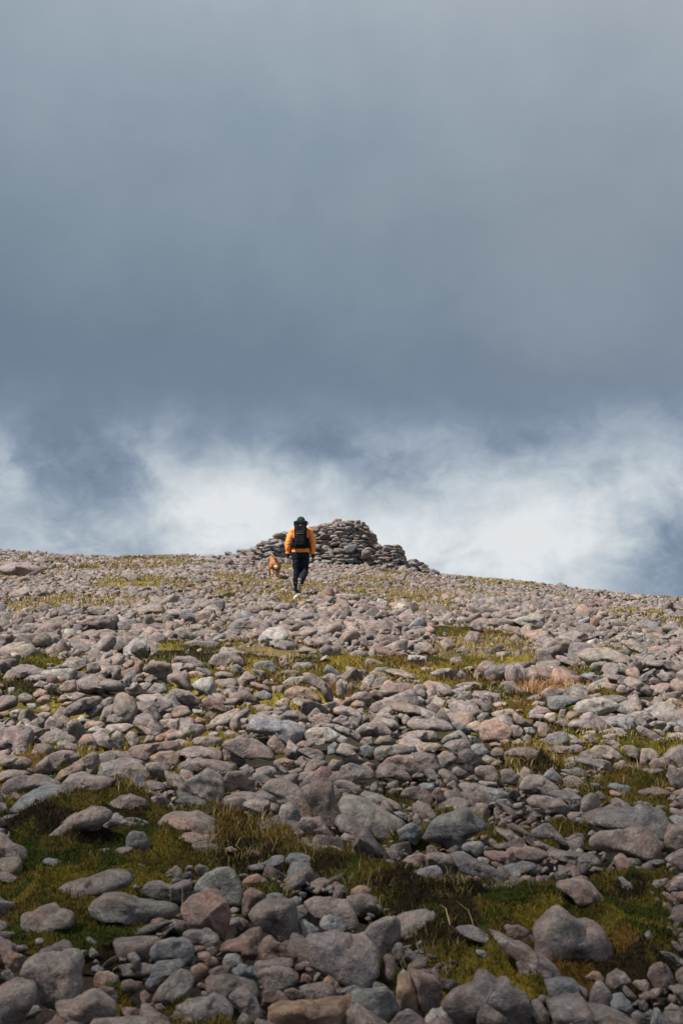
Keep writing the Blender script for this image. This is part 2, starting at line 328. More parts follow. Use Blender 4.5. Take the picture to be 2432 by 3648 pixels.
# ---------------------------------------------------------------- outlines of the stones one can tell apart
# tile, colour letter (+ hollow under it), outline in the tile's units ; label of the stones used as landmarks
STONES = """
A0 g 205,105 330,65 480,45 630,62 700,110 690,180 640,235 520,270 400,280 300,250 225,205;oval boulder with pale blotches, lying on moss at the left edge
A0 w 325,340 370,325 410,350 390,395 340,385
A0 g 350,430 440,405 560,355 640,380 690,430 640,460 480,458
A0 g 185,630 200,570 300,480 400,462 560,470 700,462 750,520 760,640 770,800 720,880 620,912 450,925 380,880 355,800 350,720 240,700;broad rounded pale-mottled boulder, near the bottom left corner
A0 g 0,770 150,715 290,710 330,760 350,860 300,960 200,1060 120,1150 0,1180 -90,1000 -80,840;sharp-edged boulder with a shaded side, filling the bottom left corner
A0 g 15,640 70,610 130,650 150,700 100,720 40,690
A0 r 0,400 60,400 130,460 230,480 240,540 190,600 140,610 60,600 20,520
A0 b 220,1010 260,965 340,955 390,990 340,1050 260,1060
A0 o 300,1114 340,1040 400,985 480,1010 520,1060 540,1150 300,1150
A0 g 500,930 640,935 760,870 860,810 930,860 1050,920 1085,970 1050,1060 960,1160 600,1160 540,1040;humped boulder with a sharp ridge, cut off by the bottom edge
A0 r 855,720 880,650 980,650 1090,690 1090,780 1060,810 960,790 870,770
A0 r 895,800 930,765 1040,800 1090,870 1060,930 960,870
A0 r 1090,820 1130,720 1200,700 1300,740 1300,790 1200,850 1110,850
A0 g 1160,480 1230,470 1290,520 1270,580 1240,615 1190,600 1200,540
A0 b 1330,740 1380,660 1440,650 1485,700 1460,770 1400,825 1350,790
A0 r 1285,830 1330,800 1380,850 1370,920 1330,930 1290,870
A0 r 1110,1000 1160,960 1300,980 1350,1060 1250,1114 1090,1114
A0 r 1290,970 1360,955 1480,1010 1560,1080 1560,1160 1280,1160
A0 b 1080,1114 1150,1055 1250,1060 1310,1100 1300,1150 1080,1150
A0 r 1420,940 1480,930 1550,980 1500,1010 1440,990
A0 g 1370,200 1400,150 1500,145 1545,200 1480,240 1400,230
A0 b 840,590 900,575 960,600 940,640 850,635
A1 b -190,430 -120,350 0,325 110,330 180,370 230,430 200,500 130,545 0,535 -150,500;blue-topped boulder, at the lower tip of the mossy hollow
A1 b -190,600 -120,540 0,530 90,535 140,580 100,610 0,640 -120,640
A1 g -170,880 -80,760 10,640 100,595 190,640 220,710 160,800 60,925 0,960 -80,930;smooth egg-shaped boulder tilted to the right, below the blue-topped boulder
A1 r 110,25 200,-70 312,-117 420,-80 513,-10 550,80 545,150 493,323 440,300 400,215 250,190 130,110;square-cut purplish boulder, leaning among the big foreground stones
A1 g 100,290 160,240 300,250 430,300 460,340 400,400 290,370 180,330
A1 w 170,310 230,320 310,380 260,400 200,370
A1 g 720,110 780,60 880,5 1000,5 1110,10 1145,100 1155,260 1110,310 1020,338 960,290 880,250 780,210 725,160;smooth triangular boulder, propped over a black gap
A1 r 450,420 530,370 610,360 680,280 740,235 820,240 855,310 830,400 780,500 680,480 560,450 480,450
A1 r 800,440 850,350 920,325 1000,360 1080,430 1160,460 1170,530 1100,540 980,545 830,540
A1 b 470,550 510,490 590,480 660,530 640,560 560,600 490,590
A1 b 560,640 640,555 740,600 800,670 800,760 720,750 620,700
A1 g 760,580 780,545 900,540 1100,540 1150,560 1090,590 900,590 800,620
A1 g 795,640 850,600 980,590 1100,600 1180,660 1130,740 1010,795 930,780 850,710;bowl-shaped oval boulder, sitting under a thin flat slab
A1 g 305,720 350,670 480,665 600,700 760,760 840,830 810,865 700,830 560,850 450,860 370,840 340,780
A1 r 840,870 850,810 940,800 1040,830 1090,900 950,980 880,1020 830,930
A1 r 1040,800 1130,780 1220,830 1260,890 1100,900
A1 g 1170,780 1260,750 1400,740 1500,790 1520,870 1400,900 1270,900
A1 o 1390,720 1445,665 1540,740 1560,790 1520,830 1420,770
A1 o 875,1005 1000,940 1200,900 1400,920 1568,880 1630,900 1640,1000 1600,1160 1000,1160 900,1060;long rust-streaked slab, lying along the bottom edge
A1 g 520,870 600,815 720,830 800,920 860,1020 850,1090 760,1090 660,1030 590,940
A1 g 50,960 150,890 320,860 480,870 570,930 585,1010 550,1080 400,1130 200,1130 100,1060
A1 r 0,1040 60,985 110,1010 110,1080 40,1110
A1 r 105,1080 160,1045 240,1050 280,1114 200,1150 110,1140
A1 g 600,1114 660,1020 720,1060 750,1150 600,1150
A1 r 450,1100 490,1060 555,1060 560,1150 440,1150
A1 g 1240,320 1300,285 1450,275 1600,290 1800,290 1930,460 1900,600 1750,725 1620,755 1500,680 1400,640 1300,590 1285,520 1310,470 1260,400;very big speckled boulder, with a lobed front edge in the bottom middle
A2 g 150,320 215,260 270,190 400,130 500,130 545,190 535,320 480,390 370,490 250,450;blue-grey hump, rising behind the very big speckled boulder
A1 b 1175,180 1230,165 1310,200 1380,265 1300,300 1210,315 1185,250
A1 b 1360,200 1400,140 1480,108 1560,150 1620,220 1580,290 1480,280 1400,260
A1 g 1140,50 1200,20 1300,30 1380,80 1370,170 1320,200 1250,150 1160,140
A2 g -350,0 -250,-55 -100,-50 60,-20 120,50 170,185 100,200 20,200 0,130 -120,90 -220,100
A1 r 600,200 650,140 715,170 720,230 650,270 600,250
A1 r 330,420 390,395 430,430 420,480 360,470
A1 r 240,470 330,450 440,540 430,590 330,580
A1 r 175,600 260,565 350,590 340,660 250,720 200,640
A1 g 350,620 450,580 540,590 555,640 480,670 380,660
A1 r 810,780 870,745 905,775 860,805
A1 r 672,-97 732,-147 882,-77 832,23 772,123 652,103
A1 r 1200,660 1280,665 1310,710 1250,740 1190,720
A2 r 380,500 430,470 490,500 490,620 430,750 370,690 355,660 385,590
A2 b 460,440 500,370 550,368 590,450 540,510 500,540 470,490
A2 g 180,710 220,690 320,720 420,760 400,790 240,790
A2 k 70,865 180,795 300,790 400,775 480,840 530,980 480,1060 380,1150 250,1150 180,960;dark slate-coloured boulder, at the bottom edge just right of centre
A2 o 0,880 60,870 150,890 205,950 220,1040 170,1114 0,1150 -60,1100 -60,930
A2 g 0,790 120,755 200,790 100,850 40,870 -80,850 -100,790
A2 o 500,790 520,680 570,620 620,660 660,760 700,860 720,1050 600,1000 540,990 500,880;tall narrow tan stone, standing on end near the bottom
A2 r 600,625 760,650 850,680 920,750 940,830 900,930 820,1010 740,1020 710,920 680,800 640,720;smooth pink-tinged boulder, leaning on the tall narrow tan stone
A2 g 815,610 860,603 910,680 915,745 860,690
A2 g 420,1114 520,1000 620,985 720,1040 800,1100 780,1160 400,1160
A2 w 755,1055 830,1000 920,955 990,955 1040,1020 1100,1100 1050,1160 800,1160;whitish lichen-crusted stone, at the bottom edge
A2 g 900,950 960,850 1060,770 1180,730 1270,655 1330,655 1430,720 1535,700 1600,795 1690,810 1720,900 1740,1150 1600,1160 1200,1160 1100,1114 1020,1010;largest foreground boulder, jagged-topped with pale cracks at the bottom edge
A2 b 1215,440 1310,440 1360,490 1360,555 1290,490
A2 g 1030,235 1100,205 1200,210 1310,255 1380,310 1450,400 1380,440 1330,420 1280,320 1150,290
A3 g -220,270 -120,280 0,360 110,370 230,470 340,540 440,620 460,690 350,720 200,735 90,680 50,590 0,480 -80,440;long layered slab, sloping down beside the huge wedge boulder
A2 b 680,380 735,350 730,400 690,420
A3 r -110,270 -50,210 50,205 150,250 215,330 190,410 100,385 0,360 -80,320
A3 g 185,240 300,150 380,65 450,42 510,90 600,165 750,220 850,290 905,400 920,590 860,590 760,560 600,550 480,540 330,540 270,490 200,420 215,340;huge wedge boulder, with a peaked top set in green moss
A3 b 300,740 420,725 560,735 640,800 620,850 500,900 400,945 340,920 320,830
A3 g 590,760 680,800 710,850 690,930 620,860
A3 g 330,970 450,940 600,920 640,865 690,930 720,1000 900,990 1000,1030 1130,1080 1150,1114 1100,1160 400,1160;wide cracked slab, on the bottom edge right of the largest boulder
A3 g 150,900 200,890 270,930 330,1010 350,1114 300,1160 200,1114 160,1000
A3 g 710,820 750,740 800,710 850,750 910,830 870,960 800,985 705,950;split upright stone, standing at the edge of dark moss
A3 b 875,870 940,830 1010,840 1080,910 1090,960 1040,1000 900,990
A3 g 850,740 880,670 960,622 1030,650 1090,710 1000,720 900,770
A3 r 660,690 740,645 800,645 845,690 820,730 740,720
A3 g 1085,735 1140,710 1230,715 1270,760 1220,800 1150,780
A3 g 1230,660 1260,600 1380,545 1440,600 1490,700 1505,770 1400,770 1300,760;rough-surfaced stone with jagged outline, beside moss near the right edge
A3 g 1350,440 1440,455 1568,520 1620,600 1568,650 1500,570 1400,500
A3 g 1410,220 1450,215 1530,300 1500,310 1440,270
A3 g 1450,350 1520,370 1568,420 1600,480 1540,480 1480,410
A3 r 1520,340 1568,320 1600,380 1550,400
A3 g 1160,920 1210,900 1250,940 1230,990 1170,980
A3 g 1390,970 1470,925 1550,970 1540,1010 1400,1010
A3 g 1090,1020 1160,1000 1220,1040 1230,1100 1100,1100
A3 g 1200,1020 1270,985 1320,1030 1290,1080 1220,1070
A3 b 1310,990 1350,980 1420,1080 1440,1160 1260,1160 1290,1060
A3 g 1390,1020 1568,1015 1620,1160 1440,1160
A3 g 1430,780 1568,780 1600,900 1568,940 1500,850
B0 g 50,50 90,-20 200,-60 400,-20 560,40 560,80 350,90 240,125 120,100
B0 g 560,30 620,-40 750,-70 950,-50 1130,-20 1000,20 850,70 750,95 640,60
B0 r 85,150 130,100 210,125 200,190 110,190
B0 b 85,250 200,140 350,75 560,65 625,110 560,180 400,205 280,215 160,260
B0 g 0,195 60,215 80,260 30,280 -60,270 -60,200
B0 b 20,315 150,300 340,305 260,350 180,375 80,350
B0 g 330,565 400,490 500,430 620,350 730,280 850,230 960,240 1040,290 1000,360 900,440 780,455 650,460 560,510 430,530;long ramp-shaped boulder, rising out of moss at the left
B0 g 980,250 1020,190 1100,130 1200,120 1350,165 1340,240 1260,330 1180,335 1060,290;rounded light boulder, perched on moss beside a black gap
B0 b 905,480 940,410 1000,330 1070,290 1150,330 1300,365 1420,425 1280,420 1130,420 1030,465 950,500
B1 g -133,410 -60,350 30,330 240,315 350,360 470,430 545,465 500,485 400,485 250,490 180,500 60,500 -20,430;wide pointed slab, overhanging a reddish block in the moss
B1 r 60,510 200,485 425,485 425,560 250,580 80,545
B0 b 1155,560 1160,500 1220,450 1320,465 1390,560 1375,655 1250,625 1160,610
B0 g 835,670 870,640 1020,645 1200,610 1230,640 1100,680 950,690 860,695
B0 g 0,480 60,550 180,580 240,640 300,740 260,740 150,680 60,660 -40,660 -60,520;pale tongue of rock, running into moss from the left edge
B0 b 385,740 430,710 530,730 600,770 560,800 430,770
B0 g 0,840 100,850 210,900 100,900 -30,880
B0 g 845,800 880,775 930,795 900,815
B0 g 465,1090 500,1020 640,930 760,900 900,850 1060,850 1180,890 1205,950 1150,985 1000,980 860,1000 740,1050 660,1110 500,1130;long arched boulder with pink and green patches, lying on the left moss
B0 w 1220,860 1300,850 1420,890 1370,920 1270,890
B0 g 1300,970 1370,920 1470,910 1568,950 1700,915 1770,925 1760,1040 1690,1110 1600,1100 1500,1060 1370,1030
A0 g 860,-17 960,-87 1120,-97 1280,-17 1560,-17 1660,33 1600,103 1400,133 1320,173 1160,83 980,93 880,43;long saddle-backed boulder, in the middle of the left foreground moss
B0 b 1225,960 1250,940 1285,980 1290,1030 1240,1000
B1 g -68,-90 92,-50 262,130 120,145 -20,30
B1 g 130,-10 332,-110 480,-10 495,90 480,150 400,160 280,120;smooth pyramid-like boulder, at the back of the green moss
B1 g 470,0 530,-90 710,-100 775,-10 765,105 690,105 620,65 500,80+25
B1 g 420,165 560,130 700,120 830,95 930,100 970,140 950,180 850,190 700,170 500,180;thin flat slab, lying in front of a black hollow
B1 b 30,185 120,140 230,135 330,180 415,270 350,270 260,220 150,200
B1 w 650,225 680,180 780,170 910,190 915,250 890,315 780,285
B1 g 905,290 920,190 1010,220 1000,270 960,325 900,320
B1 w 985,310 1010,220 1110,205 1160,250 1200,330 1190,400 1120,390 1000,345
B1 g 820,90 900,10 1050,-10 1170,50 1270,160 1340,290 1290,335 1210,325 1160,240 1100,205 980,200 960,120;big dark rounded block, behind the pale split stones
B1 g 1210,80 1290,20 1400,-20 1490,30 1500,140 1568,280 1560,330 1500,370 1420,350 1340,310 1270,180;tall steep-faced boulder, at the right of the big dark block
B1 g 1190,370 1210,330 1370,330 1430,400 1500,500 1530,555 1440,550 1320,500 1210,440
B2 g -70,400 -30,330 0,310 80,320 160,400 240,460 320,560 380,620 490,710 470,725 380,650 260,590 230,520 200,500 100,440 30,450
B2 g 0,510 60,470 150,465 220,500 245,580 150,570 80,540 0,540
B1 g 180,580 300,570 420,585 460,620 420,640 250,630
B1 g 490,620 560,600 620,630 560,660
B1 g 730,630 800,640 890,710 820,690 740,660
B1 b 690,785 850,740 980,690 1050,700 1040,750 920,760 850,810 770,830
B1 r 910,770 970,735 1030,760 1040,800 990,815
B1 b 1045,730 1090,670 1200,665 1290,690 1290,750 1230,790 1150,770 1060,760
B1 b 1295,710 1370,690 1445,675 1440,760 1350,780 1300,750
B1 g 1495,700 1568,680 1620,740 1540,750
B1 b 1080,810 1130,795 1170,820 1130,840
B1 g 215,790 250,760 310,780 370,820 320,860 240,850
B1 l 215,960 300,870 420,800 520,785 590,830 640,930 655,1060 650,1110 560,1090 430,1060 330,1030 220,1010;large dome boulder with dark and green lichen, left of centre
B1 r 655,920 740,860 790,850 880,900 905,940 850,1010 790,990 680,980
B1 b 880,1040 930,1020 1020,1030 1070,1100 1050,1150 900,1110
B1 b 1095,1080 1150,1060 1210,1085 1200,1130 1110,1130
B1 w 1035,910 1080,880 1100,930 1060,940
B1 g 1310,540 1380,590 1440,660 1410,665 1340,600
B2 l 0,180 60,160 200,190 280,240 380,290 500,330 615,380 520,460 430,490 330,465 250,400 120,350 20,290 -30,230;long dark slab with lime-green lichen spots, sloping right
B2 g 180,130 230,110 330,130 450,165 550,210 560,260 510,255 430,200 330,175 200,160;thin bar of rock, lying behind the lime-spotted slab
B2 g 560,210 610,215 610,240 570,250
B2 g 205,200 260,175 310,190 350,270 290,260
B2 g 345,250 380,180 420,185 480,270 470,295 380,290
B2 g 300,180 340,175 360,230 340,270
B2 g 0,110 50,100 120,160 60,165
B2 b 475,290 540,275 610,310 620,370 540,330
B2 r 605,310 630,285 665,290 655,360 610,370
B2 b 650,330 680,290 710,310 740,390 735,420 700,410 660,380
B2 b 510,450 590,400 650,375 740,430 750,470 700,560 650,570 600,545 560,520 530,540 535,480
B2 w 740,355 790,345 820,370 790,390
B2 k 745,490 800,420 830,360 900,310 1000,280 1100,230 1170,240 1230,320 1310,380 1380,410 1290,430 1220,460 1150,500 1110,580 1060,600 950,580 900,550 820,540 760,520;large craggy dark boulder with a jagged crest, in the middle distance
B2 g 550,110 590,60 680,45 770,60 830,130 825,190 780,205 700,170 620,140 560,140
B2 g 825,110 860,60 900,50 940,120 950,170 900,190 840,170
B2 b 690,40 750,20 850,30 855,60 820,85 770,60
B2 g 1075,45 1120,20 1230,15 1330,40 1340,60 1240,80 1120,85
B2 b 1290,90 1340,60 1440,70 1530,110 1540,150 1400,160 1330,110
B2 b 1400,180 1450,160 1520,160 1568,220 1580,260 1500,230
B2 g 1115,110 1200,90 1300,110 1250,130
B2 g 1340,215 1390,185 1430,190 1390,225
B2 g 960,30 1030,-10 1060,20 1065,70 1010,75
B2 r 890,60 950,60 1010,100 930,80
B3 g -60,400 0,380 100,430 250,545 180,565 120,520 0,440
B3 g -170,430 0,470 100,530 135,590 100,605 20,590 -60,540
B2 g 1275,560 1310,530 1380,520 1445,570 1400,600 1330,590
B2 g 1380,590 1500,560 1580,580 1600,640 1480,635 1400,615
B2 w 1105,600 1150,570 1270,560 1310,590 1290,650 1230,690 1190,650 1105,640
B2 b 1300,600 1340,590 1370,630 1310,640
B2 r 1310,650 1450,650 1568,640 1610,700 1600,770 1530,775 1440,720 1320,700
B2 w 1250,705 1330,700 1370,730 1340,750 1260,730
B2 r 1370,740 1440,730 1510,770 1480,790 1390,780
B2 b 1010,690 1060,660 1130,665 1240,715 1350,770 1440,800 1445,860 1430,930 1390,890 1240,840 1130,820 1060,790;long blue-tinted ledge, hanging over a mossy bank
B3 b -120,800 0,770 120,745 235,760 200,790 60,830 0,860 -60,850
B2 g 780,600 820,580 860,600 905,665 830,675 780,665
B2 g 770,690 850,665 1000,670 1060,750 1050,820 980,890 940,900 920,850 850,800 780,790;pale humped boulder, left of the long blue-tinted ledge
B2 r 540,740 620,690 720,655 780,690 770,740 720,810 640,790 600,745
B2 b 550,890 650,855 770,800 870,795 920,830 935,940 900,975 800,960 700,920 620,910
B2 g 0,670 80,665 170,700 210,770 190,790 110,750 0,740 -60,720
B2 g 395,950 480,960 560,990 480,990
B2 g 990,1050 1030,1035 1065,1075 1010,1090
B2 b 435,550 470,535 490,560 450,570
B2 g 820,550 870,560 930,590 880,600
B2 r 950,630 1000,635 990,660
B3 g 70,70 100,0 160,-40 280,-40 380,10 440,95 350,80 280,110 150,112
C3 b 265,1075 320,1010 370,990 420,1040 455,1095 400,1114 300,1110;small blue pyramid-shaped stone, behind a rounded boulder
B3 g 100,180 200,125 320,130 450,160 535,240 530,300 450,310 340,300 260,230;fat rounded boulder with a pinkish spot, in front of a green-flecked one
B3 l 310,120 380,95 480,90 580,120 645,150 635,230 600,280 540,275 480,180
B3 g 610,285 640,150 720,105 770,120 805,190 780,250 720,300 650,290
B3 g 450,90 510,60 640,90 620,105 520,110
B3 b 700,20 780,15 860,70 860,90 780,60
B3 b 860,50 920,25 1060,35 1085,60 1020,105 950,80
B3 r 760,100 800,90 870,145 820,165 780,150
B3 o 880,90 940,85 1040,120 980,135 900,120
B3 r 1130,90 1250,60 1350,60 1420,90 1480,100 1470,130 1330,110 1200,110
B3 o 1400,55 1490,60 1490,90 1430,85
B3 g 1460,110 1520,80 1600,90 1620,150 1540,150
B3 g 720,310 800,250 900,210 910,170 1000,180 1110,240 1060,280 900,290 800,310
B3 r 340,350 400,310 460,305 500,330 480,350 400,345
B3 g 500,320 540,285 640,290 720,330 700,370 600,350 540,365
B3 k 550,390 570,350 620,335 680,360 660,410 600,430 560,415
B3 k 655,390 720,330 850,310 980,280 1100,250 1170,210 1280,235 1400,265 1400,320 1455,380 1450,430 1390,475 1250,475 1130,440 1000,450 880,420 750,405+35;big flat slab crusted with black and green lichen, overhanging a dark gap
B3 g 680,600 700,520 800,455 930,450 1060,455 1170,440 1240,460 1320,540 1370,630 1360,700 1300,720 1150,710 1000,690 860,640;big smooth whale-backed boulder, just below the lichen-crusted slab
B3 g 855,690 870,630 920,600 980,630 1050,690 1000,715 900,720 855,735
B3 g 1280,495 1330,495 1390,570 1395,620 1360,620 1310,540
B3 g 1380,540 1450,410 1568,405 1660,420 1700,560 1600,620 1470,640 1400,590;broad boulder cut by the right edge, beside the lichen-crusted slab
B3 g 1390,715 1480,650 1568,620 1680,640 1700,800 1568,810 1500,760
B3 w 1430,340 1500,320 1568,325 1640,360 1640,400 1500,400
B3 r 1430,210 1500,180 1560,220 1520,260 1440,240
B3 g 1180,200 1230,185 1280,215 1230,220
B3 g 165,460 290,380 360,410 430,470 500,550 530,595 450,580 370,520 270,520 190,490
B3 g 480,520 560,520 610,550 560,570 500,550
B3 b 690,490 730,445 770,460 740,500
B3 g 0,600 150,610 320,640 310,680 240,745 100,715 0,690 -80,640
B3 g 190,575 250,555 330,590 390,625 320,640 230,600
B3 g 320,650 400,625 520,650 640,680 760,680 870,775 780,760 720,740 650,770 560,765 520,720 440,710 320,690
B3 g 0,695 50,710 90,750 0,765 -60,740
B3 b 1215,745 1290,725 1380,720 1410,755 1350,760
B3 b 965,885 1010,880 1080,930 1115,1000 1100,1035 1050,1030 985,990 1010,950
B3 g 1250,960 1330,905 1420,885 1435,920 1360,965 1290,985
B3 g 1225,1020 1270,1005 1305,1025 1290,1070 1260,1070
B3 g 1300,1080 1350,1075 1360,1114 1300,1110
B3 g 1365,1020 1400,1010 1480,1050 1530,1114 1550,1160 1500,1150 1400,1060
B3 r 1440,1020 1520,1010 1600,1020 1620,1114 1568,1130 1500,1080
B3 r 385,965 430,920 560,910 680,930 760,990 820,1060 880,1150 970,1230 900,1245 780,1230 670,1220 620,1130 560,1080 530,1000 450,960;pinkish sloping boulder, lying in moss above the huge wedge boulder
B3 b 125,300 200,300 270,310 220,330
C0 g 40,180 90,90 160,50 280,60 460,95 495,135 440,150 240,150 120,170
C0 g 200,190 270,145 400,135 455,170 450,200 330,205
C0 g 555,60 620,0 700,-30 800,0 800,40 740,90 650,85
C0 g 800,30 900,20 935,90 880,120 810,100
C0 g 620,150 680,110 760,105 840,150 760,180 660,175
C0 g 715,250 710,190 830,140 930,165 1040,180 1130,200 1155,260 1060,285 940,240 870,280 820,300+55;thick propped slab with a black hollow beneath, in the left half
C0 g 545,250 610,190 700,180 715,270 640,290
C0 g 530,360 570,315 700,295 810,320 760,340 680,370 560,388
C0 g 530,440 600,385 690,375 650,410 560,460
C0 d 595,450 650,410 760,345 920,330 940,380 850,440 760,480 680,495 620,500+20;dark leaning slab, below the thick propped slab
C0 g 780,490 850,420 900,385 960,430 930,500 850,515
C0 g 920,540 960,440 1030,430 1050,480 990,540 950,555
C0 g 940,370 1000,340 1050,345 1040,415 970,420
C0 g 975,560 1010,505 1080,490 1140,530 1150,575 1060,590
C0 g 1040,380 1070,320 1140,305 1220,350 1270,420 1260,470 1220,580 1150,540 1100,490 1045,460;tall smooth egg-like boulder, right of the dark leaning slab
C0 g 1240,480 1260,390 1400,400 1490,530 1440,550 1380,500 1250,510
C0 g 1240,350 1300,330 1440,335 1568,370 1600,420 1500,420 1380,410
C0 g 1220,570 1240,520 1330,490 1400,510 1450,580 1520,650 1430,690 1300,670 1240,620;angular boulder with a white lichen spot, left of centre
C0 g 1460,550 1568,535 1640,590 1568,640 1500,620
C0 b 1140,210 1160,150 1210,140 1215,240 1150,250
C0 g 1150,250 1220,250 1260,190 1330,300 1310,330 1230,340 1180,310
C0 r 1235,80 1240,10 1300,0 1330,40 1290,105
C0 g 1320,70 1380,20 1480,5 1568,40 1600,150 1540,200 1430,130 1340,100
C0 g 1275,220 1350,200 1400,220 1360,270 1310,260
C0 g 1340,290 1420,215 1500,210 1560,290 1450,305
C0 g 1125,40 1180,0 1230,10 1220,60 1150,65
C0 g 1020,60 1080,40 1115,90 1110,170 1070,190 1030,160
C0 g 165,330 220,300 300,330 320,370 260,385 180,380
C0 d -60,400 0,340 100,320 170,345 170,420 90,440 0,475 -60,470;dark block, at the left edge above the round boulders
C0 r 295,310 370,260 440,280 430,320 350,345
C0 r 335,370 400,320 460,330 470,380 390,405
C0 w 245,400 330,395 345,440 270,445
C0 r 370,430 430,405 480,450 460,480 390,470
C0 w 95,470 180,445 210,490 160,525 105,515
C0 o 0,480 70,465 105,490 90,515 20,515
C0 g 0,710 80,620 180,610 290,650 300,740 250,830 130,810 0,800 -60,760;big round boulder, near the left edge halfway up the stones
C0 g 290,560 350,525 410,560 400,630 330,640
C0 g 410,650 430,560 470,515 520,540 590,590 590,620 500,640
C0 g 340,500 400,475 480,490 460,520 420,570 350,520
C0 g 345,745 440,655 560,655 680,700 720,745 640,760 500,790
C0 g 495,810 530,760 610,740 700,780 770,845 650,850 540,840
C0 g 290,850 340,770 430,765 480,810 460,870 360,930 310,930
C0 g 90,880 150,800 220,820 280,890 260,900 150,900
C0 g 0,840 70,820 100,860 60,890 -30,890
C0 r 725,740 760,695 830,680 890,720 910,800 880,850 790,830 735,790
C0 g 840,680 920,650 1010,700 1070,780 1080,840 990,800 910,790
C0 g 615,620 640,560 700,530 760,600 800,680 720,720 640,680
C0 g 760,600 800,560 930,560 990,590 960,630 850,640 790,640
C0 w 800,640 860,615 950,630 1000,680 930,660 850,670
C0 g 960,640 990,600 1150,590 1240,610 1200,640 1080,660 1000,690
C0 g 1020,690 1070,645 1120,670 1150,750 1140,820 1070,790
C0 g 1160,690 1200,645 1260,670 1290,740 1270,790 1190,800
C0 g 1310,770 1350,690 1420,710 1420,750
C0 o 1395,735 1450,690 1568,640 1640,650 1568,740 1470,745
C0 g 1195,810 1240,780 1400,765 1568,740 1640,760 1640,830 1480,840 1360,910 1280,890 1210,870;long log-like boulder, left of centre
C0 r 1370,900 1450,850 1568,830 1660,850 1640,940 1500,950 1420,930
C0 g 905,870 1010,830 1180,860 1340,920 1200,930 1020,920 930,930
C0 g 900,1050 930,950 1080,910 1250,930 1330,960 1200,1000 1150,1060 1050,1070 920,1075
C0 g 1120,1060 1180,970 1280,950 1370,1000 1390,1060 1300,1090 1180,1070
C0 g 1330,950 1450,930 1560,980 1568,1080 1450,1090 1390,1050
C0 g 330,1030 340,950 440,880 480,960 520,1010 440,1040 360,1040
C0 g 420,890 520,840 660,840 760,880 700,940 600,980 470,960
C0 g 660,960 760,900 850,840 910,860 920,930 890,1000 830,1040 760,1040 690,1000;smooth boulder tilted up to the right, in the left middle
C0 r 500,1090 560,1010 660,970 750,1000 740,1040 600,1060 520,1110
C0 g 0,890 120,890 220,885 290,920 310,960 200,1000 90,1000 0,960 -60,930
C0 g 0,1040 100,1015 220,1020 310,1055 220,1060 60,1110 0,1114 -50,1080
C0 g 310,230 370,185 460,210 400,250 340,255
C0 g 400,240 480,215 520,250 480,320 430,290
C0 w 75,250 140,250 145,310 95,320
C1 g 0,40 90,25 190,35 230,70 160,100 0,95 -60,80
C1 k 230,60 330,80 400,130 380,160 310,110 240,90
C1 g 160,110 240,100 330,130 310,160 200,175
C1 g 0,130 60,95 150,120 190,200 190,280 100,240 0,190
C1 w 200,220 280,170 380,160 410,240 425,325 330,310 230,270;pale triangular boulder, beside yellow-green moss left of centre
C1 g 30,300 70,265 170,285 280,370 270,400 160,410 60,350
C1 r 285,370 330,345 440,350 530,450 520,465 430,490 340,430;pink-edged tilted slab, under the pale triangular boulder
C1 g 400,120 500,105 580,130 600,175 500,170 410,165
C1 g 410,200 430,175 580,175 630,210 600,235 470,235
C1 r 410,80 460,50 540,70 560,105 470,105
C1 g 550,60 610,35 700,100 700,130 620,160 560,110
C1 g 610,180 690,100 800,170 790,190 720,160 690,245 640,245
C1 g 340,20 400,-20 550,-10 560,30 420,55
C1 b 760,50 830,10 920,5 1000,90 900,105 800,80
C1 g 750,80 870,100 860,170 830,185 770,130
C1 l 1105,60 1160,25 1290,20 1310,70 1250,100 1120,85
C1 g 965,130 1060,90 1200,100 1190,130 1060,170
C1 w 1030,200 1100,155 1230,150 1280,210 1180,235 1060,240
C1 g 1210,120 1270,110 1400,180 1470,250 1510,400 1440,400 1400,310 1330,250 1240,190;long curved boulder, arching down to green moss near centre
C1 g 1380,160 1450,120 1520,140 1530,200 1480,230 1420,190
C1 r 1040,290 1120,250 1260,260 1370,340 1390,380 1250,370 1130,340 1060,330
C1 g 930,240 1040,230 1060,300 990,320 940,290
C1 r 720,210 760,195 860,230 940,290 900,300 780,270
C1 b 760,310 860,275 940,320 930,355 780,355
C1 g 840,200 880,175 920,220 910,250 850,230
C1 g 1110,360 1160,350 1330,390 1260,420 1220,430 1130,400
C1 g 945,400 1020,350 1090,345 1100,400 1060,440 990,430
C1 g 720,430 860,410 990,440 860,460 760,460
C1 b 690,620 740,540 830,510 980,550 1100,580 1240,640 1240,690 1180,740 1130,780 1050,720 900,680 780,660 700,650;very wide blue-topped boulder, in the centre of the stone field
C1 g 985,520 1060,475 1170,465 1260,530 1250,580 1130,575 1000,550
C1 g 760,490 900,470 1040,480 980,530 840,510
C1 g 545,580 560,520 640,460 740,440 720,490 640,540 655,590 630,640 570,630
C1 g 355,560 430,510 560,460 640,430 630,470 550,530 470,590 380,590
C1 g 640,420 690,385 755,400 720,430 650,440
C1 g 10,470 60,420 150,435 200,490 130,530 20,520
C1 o 200,560 250,525 340,550 300,590 210,585
C1 g 190,450 280,455 330,490 290,520 220,490
C1 g 320,490 370,470 430,510 380,535 330,520
C1 g 90,600 130,580 290,590 340,640 280,690 180,750 0,730 -60,700 0,670 90,660;wide low block with a wedge end, at the left of centre
C1 g 0,540 80,535 85,600 50,640 0,635 -40,590
C1 g 320,600 360,580 410,600 400,650 340,640
C1 g 410,620 440,600 540,620 540,650 450,680
C1 b 345,670 400,655 460,670 440,700 360,700
C1 g 0,760 70,730 150,745 175,780 80,810 0,825 -60,800
C1 g 180,770 230,710 330,700 460,720 480,770 440,820 300,790
